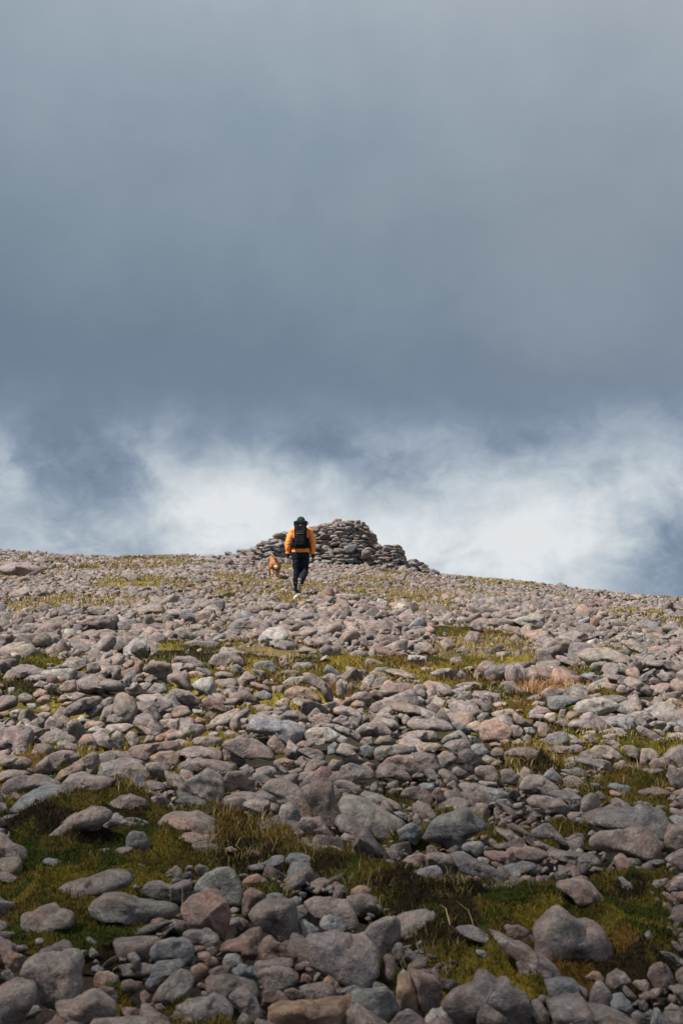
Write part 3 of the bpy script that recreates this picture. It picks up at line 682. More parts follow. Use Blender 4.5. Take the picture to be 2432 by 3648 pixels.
C1 g 0,850 110,820 230,790 350,800 450,830 495,890 460,915 330,880 230,850 120,860 0,890
C1 g 470,830 520,805 600,870 590,910 500,910
C1 g 475,790 510,735 610,715 730,720 860,770 960,850 960,920 870,870 740,890 620,850 530,810;big slab with a pink lower edge, tilted down to the right
C1 r 490,660 540,640 690,710 600,710 520,700
C1 g 620,650 680,640 720,690 700,705 640,680
C1 g 720,690 760,640 820,660 830,690 760,710
C1 g 40,990 110,930 230,910 400,915 560,945 640,970 520,1000 400,1040 270,1030 140,1040;long spindle-shaped slab, between two strips of bright moss
C1 g 620,1000 700,960 780,1010 770,1050 660,1030
C1 g 770,1000 860,980 970,1000 980,1040 880,1060 790,1040
C1 b 940,930 1000,950 1080,1020 1200,1110 1120,1100 1020,1040 960,970
C1 r 930,930 1040,905 1130,915 1140,945 1050,970 970,950
C1 g 1160,820 1250,800 1380,830 1420,880 1400,910 1290,880 1210,850
C1 r 1145,770 1200,745 1340,760 1280,800 1180,800
C1 w 1240,660 1300,620 1440,620 1568,690 1568,760 1400,750 1280,735 1235,700
C1 g 930,740 1010,735 1120,780 1060,795 950,780
C1 g 1320,960 1400,920 1460,940 1440,980 1360,985
C1 g 1440,960 1480,915 1568,920 1600,980 1568,1030 1460,1000
C2 g -70,450 0,430 90,440 170,480 195,530 170,580 100,540 0,500 -60,500
C2 g -100,560 0,500 90,530 170,590 120,630 0,580
C2 g 0,600 100,640 180,700 160,745 80,700 0,660 -60,640
C1 g 1520,200 1568,180 1600,300 1568,350 1520,300
C1 g 1040,30 1090,20 1100,80 1050,95
C1 g 990,20 1060,-10 1080,40 1010,60
C1 b 1440,800 1500,750 1550,780 1500,850 1440,860
C1 g 770,1060 860,1050 930,1090 900,1130 790,1120
C2 g 380,100 440,90 600,110 740,150 840,170 640,165 520,135
C2 g 790,125 900,80 1000,70 1060,120 1070,160 1040,195 960,190 880,150;flat-lying triangular boulder, at the edge of golden moss right of centre
C2 g 710,75 760,60 860,80 870,100 780,105
C2 g 1040,230 1120,205 1250,210 1350,250 1200,250 1080,250
C2 g 1070,185 1180,180 1250,200 1100,205
C2 g 475,240 510,205 620,215 720,265 690,285 600,275 490,285
C2 b 375,280 410,250 460,260 460,300 400,305
C2 r 255,290 300,265 370,290 390,350 340,365 270,330
C2 r 165,240 220,210 270,260 240,295 180,280
C2 g 50,230 90,205 145,260 110,300 60,300
C2 g -40,200 0,195 50,250 45,320 0,320 -50,260
C2 g 80,330 150,290 240,290 290,350 250,430 200,400 140,370
C2 g 80,410 140,370 210,390 230,450 150,440
C2 r 0,390 60,340 140,340 130,380 60,420 0,415
C2 g 245,450 290,400 360,385 440,430 420,465 300,470
C2 b 350,370 440,350 560,370 580,395 480,410 400,400
C2 g 540,320 640,310 680,330 600,345
C2 b 600,380 660,335 730,340 780,380 700,395
C2 g 430,455 500,400 620,405 780,450 890,520 800,520 640,485 540,480
C2 g 770,430 830,390 890,420 890,480 840,480
C2 g 890,480 940,435 1010,460 1030,495 960,500 900,510
C2 g 870,510 960,485 1070,540 980,545
C2 g 1060,340 1110,285 1190,285 1200,340 1150,370 1080,370
C2 g 1200,330 1220,295 1300,310 1370,370 1410,440 1370,440 1290,360
C2 g 1150,400 1200,365 1290,360 1350,410 1375,470 1300,470 1220,425
C2 g 1300,310 1350,300 1400,340 1390,380 1340,350
C2 w 1050,420 1090,400 1125,420 1100,440
C2 b 880,375 940,365 980,400 920,410
C2 o 810,340 850,335 880,350 840,365
C2 g 1140,450 1190,415 1260,440 1280,500 1200,515
C2 g 1240,520 1290,480 1350,480 1360,550 1270,580
C2 r 1265,600 1330,560 1440,545 1540,610 1560,640 1500,720 1400,750 1300,740 1270,680;big rounded boulder, right of the overhanging lichen-edged slab
C2 g 1440,570 1510,530 1568,540 1590,600 1490,605
C2 g 1360,490 1440,460 1568,455 1620,500 1500,520 1400,510
C2 g 605,610 640,550 690,540 850,550 960,570 1070,630 930,635 800,620 640,628+50;overhanging lichen-edged slab, with a long black gap under it
C2 k 1000,570 1070,570 1180,630 1190,680 1120,695 1060,640
C2 g 580,720 620,665 720,650 840,660 885,710 870,740 720,760 640,790
C2 b 900,740 960,690 1060,665 1120,710 1050,730 940,760
C2 b 1155,690 1240,700 1245,750 1190,765
C2 g 120,640 220,580 360,570 410,590 470,680 440,700 330,700 200,700
C2 g 165,760 200,710 280,700 300,770 230,790
C2 g 290,760 350,700 440,690 500,760 470,780 380,780
C2 g 340,560 390,530 500,560 540,610 520,650 460,640 400,590
C2 g 365,510 430,480 510,540 530,600 470,560
C2 g 470,670 520,640 520,700 490,705
C2 g 530,620 590,605 620,650 560,670
C2 g 520,710 600,660 690,645 640,670 580,720
C2 g 495,750 540,725 600,750 600,790 520,780
C2 b 630,790 670,780 710,850 680,860 640,830
C2 w 740,820 790,770 880,765 935,800 850,840 760,845
C2 r 690,790 760,755 880,760 740,810 710,830
C2 g 935,790 1000,750 1130,725 1180,760 1170,810 1090,860 1030,850 960,810
C2 b 1180,800 1230,760 1310,780 1380,870 1300,880 1220,860
C2 g 1065,880 1100,825 1180,810 1230,850 1265,960 1210,1040 1150,1010 1110,930;upright rounded boulder, leaning left beside golden moss
C2 g 870,880 940,840 1020,850 1075,915 1000,960 940,1000 900,940
C2 d 640,880 750,850 860,870 890,940 930,990 870,1020 810,1030 760,960
C2 l 300,840 380,790 560,790 640,820 640,870 560,860 440,910 360,930 310,890
C2 r 340,980 420,900 520,860 640,900 740,960 780,1030 740,1040 650,1050 560,990 450,960
C2 g 315,1030 360,970 460,960 570,1000 650,1070 640,1100 540,1090 440,1070 330,1090;low wedge-shaped boulder, in front of a reddish rounded one
C2 b 160,800 220,775 300,800 300,900 250,910 190,860
C2 g 0,780 80,800 160,880 230,930 150,950 40,940 0,900 -50,840
C2 g 170,960 240,930 320,960 310,1010 240,990
C2 g 0,970 80,940 200,970 290,1010 320,1080 200,1090 130,1110 60,1150 0,1150 -60,1080
C2 w 0,690 50,710 70,770 0,775 -40,730
C2 g 645,1060 700,1030 780,1050 740,1070 660,1080
C2 g 880,1030 940,995 1020,1030 1090,1114 950,1130 920,1080
C2 g 1010,1010 1060,970 1170,1040 1090,1070 1030,1050
C2 g 1215,1000 1260,975 1400,980 1450,1060 1420,1110 1320,1100 1230,1060
C2 g 1450,1020 1500,995 1568,1010 1640,1060 1600,1150 1480,1120
C3 g -100,870 0,810 120,805 250,850 315,890 270,930 200,950 100,890 0,880;low oval boulder with a pink tip, set in rusty grass
C2 r 1350,770 1420,755 1480,770 1440,800 1370,795
C2 r 1450,740 1530,725 1550,750 1490,780
C3 g -60,60 0,40 60,60 120,200 60,225 -40,220 -70,150
C2 g 1110,70 1200,55 1230,80 1180,95
C2 g 750,270 850,255 860,275 780,285
C2 g 870,270 960,255 1050,300 1000,330 910,320
C3 g 700,60 740,20 860,15 900,40 840,100 760,105
C3 g 810,100 870,40 950,30 1100,100 1090,140 960,140 860,130
C3 g 800,150 860,120 1000,140 1090,165 1020,215 900,190
C3 b 640,140 680,125 800,140 815,175 760,210 680,180
C3 g 400,0 480,0 570,10 625,80 590,95 500,40
C3 d 204,-83 260,-113 312,-100 400,20 415,45 330,50 240,25;dark ribbed slab, standing tilted on its edge
C3 d 1140,170 1210,120 1290,95 1300,115 1200,190+12
C3 g 1030,200 1080,160 1180,190 1240,240 1310,270 1250,330 1200,300 1120,260 1040,235+15
C3 w 945,280 985,225 1030,235 1080,300 1000,310
C3 g 830,240 880,210 980,225 940,280 880,285
C3 g 1250,180 1290,150 1360,190 1330,230 1260,225
C3 d 1320,130 1420,130 1490,180 1430,205 1370,190
C3 g 1230,30 1300,0 1450,0 1500,60 1400,90 1260,60
C3 g 1460,70 1520,30 1600,40 1620,110 1520,120
C3 g 1430,220 1568,190 1640,230 1620,310 1500,310
C3 b 320,370 345,335 480,330 640,355 600,400 480,425 350,445 320,420+15;flat-topped blue-streaked slab, jutting out left of the speckled boulder
C3 w 545,450 600,390 680,355 860,360 980,400 980,430 850,490 760,505 640,480;speckled light boulder, in the right half below rusty grass
C3 g 100,370 180,325 260,305 300,330 290,360 180,385 110,390
C3 g 0,320 60,310 125,340 60,360 0,345
C3 g 160,410 210,375 310,385 300,410 200,430
C3 g 0,365 60,370 95,410 0,425 -40,390
C3 o 190,440 240,415 285,435 260,470 210,465
C3 o 20,460 80,450 110,465 60,480
C3 w 285,520 320,485 390,480 410,540 340,575
C3 g 410,540 440,450 490,450 480,500 430,555
C3 g 485,510 530,475 610,480 600,520 500,545
C3 g 0,500 30,480 110,540 190,570 190,610 100,610 20,570
C3 g 395,570 450,535 500,550 520,590 450,620
C3 r 230,640 250,580 310,575 370,670 320,690 240,690
C3 g 195,600 230,560 300,580 230,630
C3 g 490,590 560,545 620,550 650,490 720,480 840,550 875,630 760,640 640,650 560,640;large humped boulder, just below the speckled light boulder
C3 b 850,590 900,530 1000,520 1120,535 1125,600 1080,650 1000,640 900,610
C3 g 1130,620 1160,595 1260,640 1350,700 1360,740 1260,740 1170,690
C3 w 1250,590 1290,560 1400,560 1415,600 1370,640 1290,620
C3 g 1130,540 1180,515 1250,580 1260,630 1180,600
C3 g 1190,520 1260,495 1310,530 1290,560 1230,560
C3 g 1320,530 1330,495 1430,500 1510,540 1430,560 1350,555
C3 g 1160,400 1210,365 1260,380 1340,425 1220,430
C3 b 1415,565 1568,575 1600,600 1568,620 1450,600
C3 g 1420,680 1480,665 1568,670 1610,700 1568,730 1450,720
C3 w 1415,750 1440,720 1560,740 1560,770 1480,785 1420,775
C3 g 1290,630 1360,640 1420,690 1370,700 1310,660
C3 b 315,720 340,680 420,655 500,670 520,740 515,780 420,800 330,795;blocky blue-grey lichen-covered stone, in the right middle
C3 g 310,820 400,795 520,790 600,770 645,800 630,840 480,850 380,855
C3 b 530,750 570,730 630,740 650,790 560,780
C3 g 505,680 560,690 690,760 690,775 600,745 530,720
C3 g 640,700 690,680 760,720 800,785 740,775 690,745
C3 g 655,660 760,645 800,690 790,720 740,700 680,680
C3 g 790,650 890,630 1010,630 1080,680 960,670 830,690 800,680
C3 g 820,700 900,670 1020,680 1120,720 1200,765 1080,760 960,750 830,720
C3 g 790,750 830,725 930,740 1010,780 1010,830 940,810 850,770
C3 g 1005,820 1030,785 1110,780 1165,820 1160,890 1120,900 1060,870
C3 g 1165,870 1200,815 1290,815 1365,880 1330,905 1240,900
C3 g 1170,900 1200,850 1245,880 1250,980 1170,940
C3 r 1245,950 1290,905 1430,890 1460,920 1440,980 1360,1000 1270,1000;salmon-pink block, in the right middle of the stones
C3 g 1370,880 1450,820 1568,780 1640,800 1640,960 1530,985 1460,920
C3 g 700,830 760,780 900,790 1000,870 980,890 850,860 760,850
C3 g 605,880 640,840 700,825 800,870 850,910 720,910 620,910
C3 w 810,870 900,865 985,900 970,935 870,920
C3 g 560,930 680,905 820,910 900,940 970,1040 940,1060 860,1000 780,1005 700,990 640,940
C3 g 920,950 1020,920 1110,1000 1090,1050 990,1030 940,980
C3 g 1115,1000 1150,950 1180,990 1160,1030 1120,1030
C3 g 1170,1030 1250,1005 1390,1000 1400,1030 1290,1060 1190,1045
C3 g 1415,1060 1440,950 1510,990 1568,1060 1600,1160 1450,1140
C3 g 460,960 540,935 605,960 560,980 480,975
C3 g 410,1000 520,1005 620,990 680,1020 670,1055 560,1040 460,1020
C3 g 720,1070 800,1050 920,1090 900,1114 780,1095
C3 g 915,1085 1000,1050 1110,1075 1080,1100 960,1105
C3 g 0,600 60,600 105,650 80,700 20,740 -40,680
C3 b 105,620 190,620 220,670 200,690 120,670
C3 b 90,720 130,675 170,700 210,780 130,770
C3 r 0,740 70,725 120,765 60,785 0,770
C3 g 150,200 190,135 240,200 230,230 150,225
C3 r 320,190 360,165 460,195 460,230 380,250
C3 w 1000,620 1030,595 1045,640 1010,650
C3 w 430,1040 470,1035 550,1050 500,1065
D0 g -30,160 60,130 130,140 210,160 190,190 100,200 20,185;long pale outcrop, just under the left skyline
D0 g 555,190 590,160 655,210 640,225 590,220
D0 g 360,410 430,380 530,370 545,400 530,440 450,440 390,415;broad pale slab, lying in the left half below a mossy strip
D0 d 545,405 620,390 640,420 600,445 550,440
D0 g 75,495 110,465 200,460 230,480 225,515 150,530 90,520
D0 b 820,360 860,345 900,380 920,405 850,405
D0 g 900,330 950,310 1000,330 1010,355 940,360
D0 g 625,345 670,330 740,330 760,360 700,370 640,370
D0 g 400,340 450,335 510,350 480,375 420,370
D0 g 440,445 500,440 545,455 520,470 460,470
D0 d 20,430 100,385 110,400 80,425 40,433+8;dark tilted flake of rock, propped up near the left edge
D0 g 0,470 60,460 70,490 40,510 0,520
D0 g 335,520 380,495 420,525 415,545 350,545
D0 g 505,490 560,480 600,500 590,530 520,545
D0 g 600,540 620,500 660,510 690,560 650,575
D0 g 640,380 700,370 770,380 760,395 680,400
D0 l 800,440 840,430 900,475 890,490 830,475
D0 d 820,510 900,490 1010,500 1010,520 920,525 850,525
D0 g 1030,440 1080,400 1130,385 1210,400 1210,430 1120,430
D0 g 1110,350 1160,330 1210,350 1190,360 1130,362
D0 g 1250,345 1290,320 1340,330 1330,355 1270,358
D0 w 1180,490 1220,440 1300,430 1330,470 1290,510 1220,510
D0 d 1255,520 1290,490 1360,500 1370,530 1300,540
D0 g 1465,530 1500,510 1560,520 1568,550 1510,565 1470,550
D0 g 1360,545 1400,520 1470,540 1450,555
D0 g 955,590 990,555 1060,540 1120,580 1130,610 1050,620 980,600
D0 g 280,610 320,570 400,580 400,610 320,632
D0 g 785,590 810,565 890,570 960,610 880,620 800,605
D0 g 1160,600 1210,585 1260,600 1270,625 1200,635
D0 g 770,650 820,635 870,660 870,700 800,700 770,680
D0 r 615,610 630,590 660,590 655,630 625,635
D1 g 940,510 990,480 1060,490 1060,540 1000,560 950,530
D1 g 1050,500 1100,455 1170,480 1110,500 1100,530+8
D1 g 1280,500 1340,490 1410,540 1400,555 1320,535
D1 g 1075,560 1130,530 1240,530 1340,580 1300,590 1180,585 1130,600
D1 g 765,490 800,460 840,510 810,510
D1 g 440,500 480,480 530,520 480,540
D1 g 580,430 610,405 655,440 620,460
D1 w 300,590 310,560 390,565 395,600
D1 r 375,540 410,510 440,550 400,560
D1 o 1140,425 1140,390 1170,385 1185,400 1170,425;small rust-red upright stone, right of centre below the skyline
D1 g 960,455 1040,450 1070,470 980,475
D1 w 780,400 840,380 930,410 900,440 830,430
D1 d 110,320 150,312 230,340 200,350
D1 d 750,380 800,370 850,345 880,355 820,390+6
D1 g 1150,270 1180,255 1205,270 1190,280
D1 g 1320,285 1370,280 1400,295 1350,300
D1 g 0,330 30,325 50,370 20,395 0,390
D1 g 250,380 300,370 375,395 330,405 270,400
D1 g 150,380 190,350 240,375 200,395
D1 g 520,545 560,515 600,550 560,550
D1 g 980,560 1040,570 1095,620 1060,625 1000,595
D1 g 185,630 260,630 400,665 330,668 230,645
S W 1042,2134 1050,2121 1064,2115 1074,2117 1068,2131 1054,2138;small bright white stone, in the grass just below the walker's boots
S g 1070,2130 1074,2119 1092,2117 1102,2126 1094,2134
"""
# moss and grass ground, kind and outline in units of 2432/1568 photo pixels (m moss, y yellow moss, t tan grass, r rusty grass)
PATCHES = """
m 0,1870 160,1830 290,1785 345,1805 430,1840 560,1850 700,1900 790,1960 950,2000 1150,2010 1400,1965 1568,2000 1600,2000 1600,2260 1568,2260 1470,2300 1350,2240 1230,2290 1040,2260 930,2230 915,2120 800,2060 600,2010 450,2010 430,2080 380,2150 260,2240 200,2200 90,2150 0,2180 -40,2180 -40,1870
m 780,1800 930,1810 960,1840 1100,1850 1170,1880 1250,1880 1320,1900 1310,1930 1180,1930 1050,1900 920,1870 800,1830
m 1095,1740 1200,1715 1330,1735 1330,1770 1200,1790 1110,1765
m 1240,1790 1350,1775 1450,1770 1600,1785 1600,1850 1400,1850 1300,1830
y 650,1755 780,1765 770,1790 690,1785
m 700,1620 760,1620 830,1650 760,1665
m 840,1630 930,1632 1020,1640 930,1662
y 500,1590 560,1590 600,1610 520,1625
m 0,1520 80,1500 170,1500 160,1540 130,1600 60,1610 -30,1615 -30,1520
m 60,1490 130,1485 175,1500 120,1515
m 235,1492 290,1488 325,1512 260,1518
y 240,1545 265,1543 270,1556 245,1556
m 380,1435 480,1438 495,1455 400,1460
t 760,1560 830,1545 900,1545 1010,1570 1010,1592 860,1588
r 1110,1580 1240,1568 1350,1565 1360,1600 1270,1612 1180,1600
r 1490,1600 1600,1600 1600,1632 1510,1630
t 560,1330 700,1335 830,1345 1000,1355 1130,1380 1080,1402 930,1392 800,1375 620,1352
t 30,1370 180,1362 400,1378 330,1396 150,1402 -20,1420 -20,1385
y 1120,1432 1165,1430 1178,1448 1130,1450
y 650,1440 690,1440 725,1455 665,1460
y 790,1458 830,1456 850,1470 800,1472
m 120,1460 170,1455 180,1480 130,1485
y 370,1825 380,1800 430,1780 300,1770 250,1800
t 1340,1760 1410,1755 1420,1775 1350,1780
y 410,1730 480,1728 570,1742 480,1750
m 640,1700 700,1705 690,1730 640,1725
t 700,1470 640,1450 560,1440 600,1460
t 0,1420 90,1410 60,1440 0,1450 -20,1440
y 1030,1665 1100,1672 1085,1690 1030,1680
t 1300,1520 1370,1515 1400,1530 1330,1535
t 440,1318 560,1318 640,1330 660,1350 560,1352 450,1340
t 560,1362 700,1366 760,1380 700,1392 600,1388 540,1375
t 730,1330 860,1322 960,1338 1040,1352 940,1352 820,1342
t 820,1392 1000,1396 1120,1408 1060,1420 900,1412
y 760,1790 800,1785 860,1800 800,1810
m 90,1880 10,1760 60,1745 110,1760 60,1775
y 1040,1700 1090,1695 1110,1712 1060,1715
t 860,1455 930,1450 960,1470 880,1475
t 1180,1480 1260,1478 1290,1495 1200,1500
m 270,1600 330,1590 350,1605 300,1615
t 1440,1690 1500,1685 1540,1700 1470,1708
t 300,1410 360,1405 420,1425 340,1432
m 560,1480 610,1475 640,1490 580,1498
"""
# ---------------------------------------------------------------- the stones
TILES = {'S': (0, 0, 1.0), 'D0': (0, 1900, 1.2895), 'D1': (1216, 1900, 1.2895)}
for r_, y_ in (('A', 3216), ('B', 2784), ('C', 2352)):
    for k in range(4): TILES[r_ + str(k)] = (608 * k, y_, 2.579)
COLS = {'g': (0.236, 0.196, 0.178), 'b': (0.215, 0.212, 0.216), 'r': (0.268, 0.192, 0.162), 'w': (0.325, 0.295, 0.275), 'o': (0.31, 0.205, 0.150), 'W': (0.66, 0.66, 0.64),
        'd': (0.190, 0.162, 0.155), 'l': (0.245, 0.225, 0.200), 'k': (0.190, 0.180, 0.176)}
CNAME = {'W': 'white', 'g': 'grey', 'b': 'blue-grey', 'r': 'pinkish', 'w': 'pale', 'o': 'rusty orange', 'd': 'dark', 'l': 'greenish-grey', 'k': 'slate-coloured'}
TR = []
for line in STONES.strip().split('\n'):
    body, _, lab = line.partition(';')
    tile, col, rest = body.split(' ', 2)
    drop = 0
    if '+' in rest: rest, d = rest.split('+'); drop = float(d)
    ox, oy, sc = TILES[tile]
    P = np.array([[float(a) for a in q.split(',')] for q in rest.split()]) / sc + (ox, oy)
    x, y = P[:, 0], P[:, 1]; x2, y2 = np.roll(x, -1), np.roll(y, -1); cr = x * y2 - x2 * y
    A = cr.sum() / 2; cx = ((x + x2) * cr).sum() / (6 * A); cy = ((y + y2) * cr).sum() / (6 * A)
    TR.append(dict(P=P, c=(cx, cy), A=abs(A), col=col, lab=lab, drop=drop / sc, w=np.ptp(x), h=np.ptp(y)))
_yb = np.array([t['P'][:, 1].max() + t['drop'] for t in TR]); _xb = np.array([t['c'][0] for t in TR])
_, _dep = hit(_xb, _yb)
_PP = [np.array([[float(a) for a in q.split(',')] for q in l.split(' ', 1)[1].split()]) * (W0 / 1568.0) for l in PATCHES.strip().split('\n')]
for t, d in zip(TR, _dep):
    t['d'] = d; q = (np.array([t['c'][0]]), np.array([t['c'][1] + 0.45 * t['h']]))
    t['soft'] = any(inside(*q, P)[0] for P in _PP)             # bedded in moss: it sits deeper

def radial(P, c, th):
    """distance from the centroid to the outline in each direction"""
    a = P - c; b = np.roll(a, -1, 0); out = np.zeros(len(th)) + 1e-3
    dx, dy = np.cos(th), np.sin(th)
    for (ax, ay), (bx, by) in zip(a, b):
        ex, ey = bx - ax, by - ay; den = dx * ey - dy * ex
        with np.errstate(divide='ignore', invalid='ignore'):
            s = (ax * ey - ay * ex) / den; u = (ax * dy - ay * dx) / den
        ok = (s > 0) & (u >= -1e-6) & (u <= 1 + 1e-6)
        out = np.where(ok, np.maximum(out, s), out)
    return out
TH = np.linspace(-math.pi, math.pi, 180, endpoint=False)
def traced_stone(t, i):
    r = np.random.default_rng(1000 + i)
    P = t['P'].copy(); c = np.array(t['c'])
    Rr = radial(P, c, TH)
    k = np.array([0.4, 1.5, 3, 1.5, 0.4]); k /= k.sum()
    Rr = sum(np.roll(Rr, j - 2) * k[j] for j in range(5))
    d = t['d']; wm = t['w'] / FPX * d; hm = t['h'] / FPX * d
    D = 0.40 * math.sqrt(wm * max(hm, 0.5 * wm)) * r.uniform(0.9, 1.15)
    if hm < 0.4 * wm: D = 0.34 * wm
    dc = d + (0.72 if t['soft'] else 0.34) * D
    s = dc / FPX
    px = t['w'] * 682 / W0
    V, F = ico(4 if px > 26 else 3)
    a, b, cc = V[:, 0], V[:, 1], V[:, 2]                       # right, up, towards the camera
    q = poly_radius(V, 9, 34, r, 0.55)
    th = np.arctan2(b, a); m = np.hypot(a, b)
    rim = np.stack([np.cos(th), np.sin(th), np.zeros_like(th)], 1)
    st = r.bit_generator.state; qs = None
    r2 = np.random.default_rng(1000 + i); r2.uniform(0.9, 1.15)
    qs = poly_radius(rim, 9, 34, r2, 0.55)
    f = q / qs
    mm = np.minimum(m * f, 1.06); mm = np.where(m > 0.999, 1.0, mm)
    sil = np.interp(-th, TH, Rr, period=2 * math.pi) * s       # image y runs down
    X = np.cos(th) * mm * sil; Y = np.sin(th) * mm * sil
    Y = np.where(Y < 0, Y * 1.16, Y)
    Zc = cc * q * D * 1.12
    Zc = Zc + (Y / max(hm, 1e-3)) * D * -0.35                  # the face leans back
    L = 0.5 * math.sqrt(wm * hm)
    sd = r.random(3) * 50
    nz = fbm(X / L * 1.1 + sd[0], Y / L * 1.1 + sd[1], Zc / L * 1.1 + sd[2], 3)
    nz2 = fbm(X / L * 4 + sd[1], Y / L * 4 + sd[0], Zc / L * 4, 3, 0.6)
    nz3 = np.abs(fbm(X / L * 2.2 + sd[2], Y / L * 2.2, Zc / L * 2.2 + sd[0], 2))
    amp = L * (0.11 * nz + 0.075 * nz2 - 0.12 * nz3)
    if i % 3 != 1:                                             # bedding: thin ledges along one tilted direction
        bd = r.normal(size=3) * (0.35, 1.0, 0.5); bd /= np.linalg.norm(bd)
        s_ = (X * bd[0] + Y * bd[1] + Zc * bd[2]) / L * r.uniform(1.3, 2.4) + 0.5 * nz + sd[0]
        amp = amp - L * 0.085 * (s_ - np.floor(s_)) ** 3
    n = np.stack([X / (wm * .5), Y / (hm * .5), Zc / D], 1); n /= np.linalg.norm(n, axis=1)[:, None] + 1e-6
    X = X + n[:, 0] * amp * 0.5; Y = Y + n[:, 1] * amp * 0.5; Zc = Zc + n[:, 2] * amp * 1.3
    C = CAM + ray(c[0], c[1]) * dc
    loc = X[:, None] * RGT + Y[:, None] * UPV - Zc[:, None] * FWD
    tc = np.array(COLS[t['col']]) * r.uniform(0.82, 1.20) * (1 + 0.025 * r.normal(size=3) * np.array([1, .3, 1]))
    return C, loc, F, (*tc, r.random())

def make_labels(sel):
    lm = [t for t in sel if t['lab']]
    areas = np.array([t['A'] for t in sel])
    used = {}
    def shape(t):
        q = t['w'] / t['h']
        s = 'flat' if q > 2.6 else 'low' if q > 1.75 else 'upright' if q < 0.8 else 'rounded' if q < 1.25 else 'oval'
        z = 'large' if t['A'] > 26000 else 'medium-sized' if t['A'] > 9000 else 'small' if t['A'] > 3200 else 'very small'
        return z + ' ' + s
    for t in sel:
        if t['lab']:
            l = t['lab']; a, _, b = l.partition(', ')
            t['label'] = (a + ' ' + b).strip(); t['short'] = a
            if len(t['label'].split()) > 16: t['label'] = ' '.join(t['label'].split()[:16])
            used[t['label']] = 1
    cnt = {}
    for t in sel:
        if t['lab']: continue
        best = min(lm, key=lambda k: math.hypot(k['c'][0] - t['c'][0], (k['c'][1] - t['c'][1]) * 1.6))
        dx = t['c'][0] - best['c'][0]; dy = t['c'][1] - best['c'][1]
        if abs(dx) > 1.3 * abs(dy): dr = 'left of' if dx < 0 else 'right of'
        elif abs(dy) > 1.3 * abs(dx): dr = 'above' if dy < 0 else 'below'
        else: dr = ('above' if dy < 0 else 'below') + (' and left of' if dx < 0 else ' and right of')
        t['key'] = (shape(t) + ' ' + CNAME[t['col']] + ' stone', dr, best['short']); t['dist'] = math.hypot(dx, dy)
        cnt.setdefault(t['key'], []).append(t)
    ordn = ['nearest', 'second nearest', 'third nearest', 'fourth nearest', 'fifth nearest', 'sixth nearest', 'seventh nearest', 'eighth nearest']
    for k, ts in cnt.items():
        ts.sort(key=lambda t: t['dist'])
        for j, t in enumerate(ts):
            s, dr, sh = k
            s = s.replace('medium-sized ', '')
            t['label'] = f'{s} {dr} the {sh}' if len(ts) == 1 else f'{s} {dr} the {sh}, {ordn[min(j, 7)]}'
            w = t['label'].split()
            if len(w) > 16: t['label'] = f"{s} {dr} the {' '.join(sh.split()[-3:])}" + ('' if len(ts) == 1 else ', ' + ordn[min(j, 7)])

order = sorted(range(len(TR)), key=lambda i: -TR[i]['A'] * (1000 if TR[i]['lab'] else 1))
BIG = order[:300]
make_labels([TR[i] for i in BIG])
_lab = set()
MV, MF, MT = [], [], []; moff = 0
def add_to_mass(V, F, tint):
    global moff
    MV.append(V.astype(np.float32)); MF.append(F + moff); MT.append(np.broadcast_to(np.asarray(tint, np.float32), (len(V), 4)) if np.ndim(tint) == 1 else tint)
    moff += len(V)
bigset = set(BIG)
for i, t in enumerate(TR):
    C, loc, F, tc = traced_stone(t, i)
    t['C'] = C
    if i in bigset:
        o = mesh_obj('stone', loc, F, M_STONE, tint=np.array(tc), loc=C, smooth=False)
        l = t['label']; k = 2
        while l in _lab: l = t['label'] + [' there', ' again', ' further on', ' beyond'][min(k - 2, 3)]; k += 1
        _lab.add(l)
        tag(o, l, 'stone', 'weathered stones strewn over the hillside')
    else:
        add_to_mass(loc + C, F, tc)

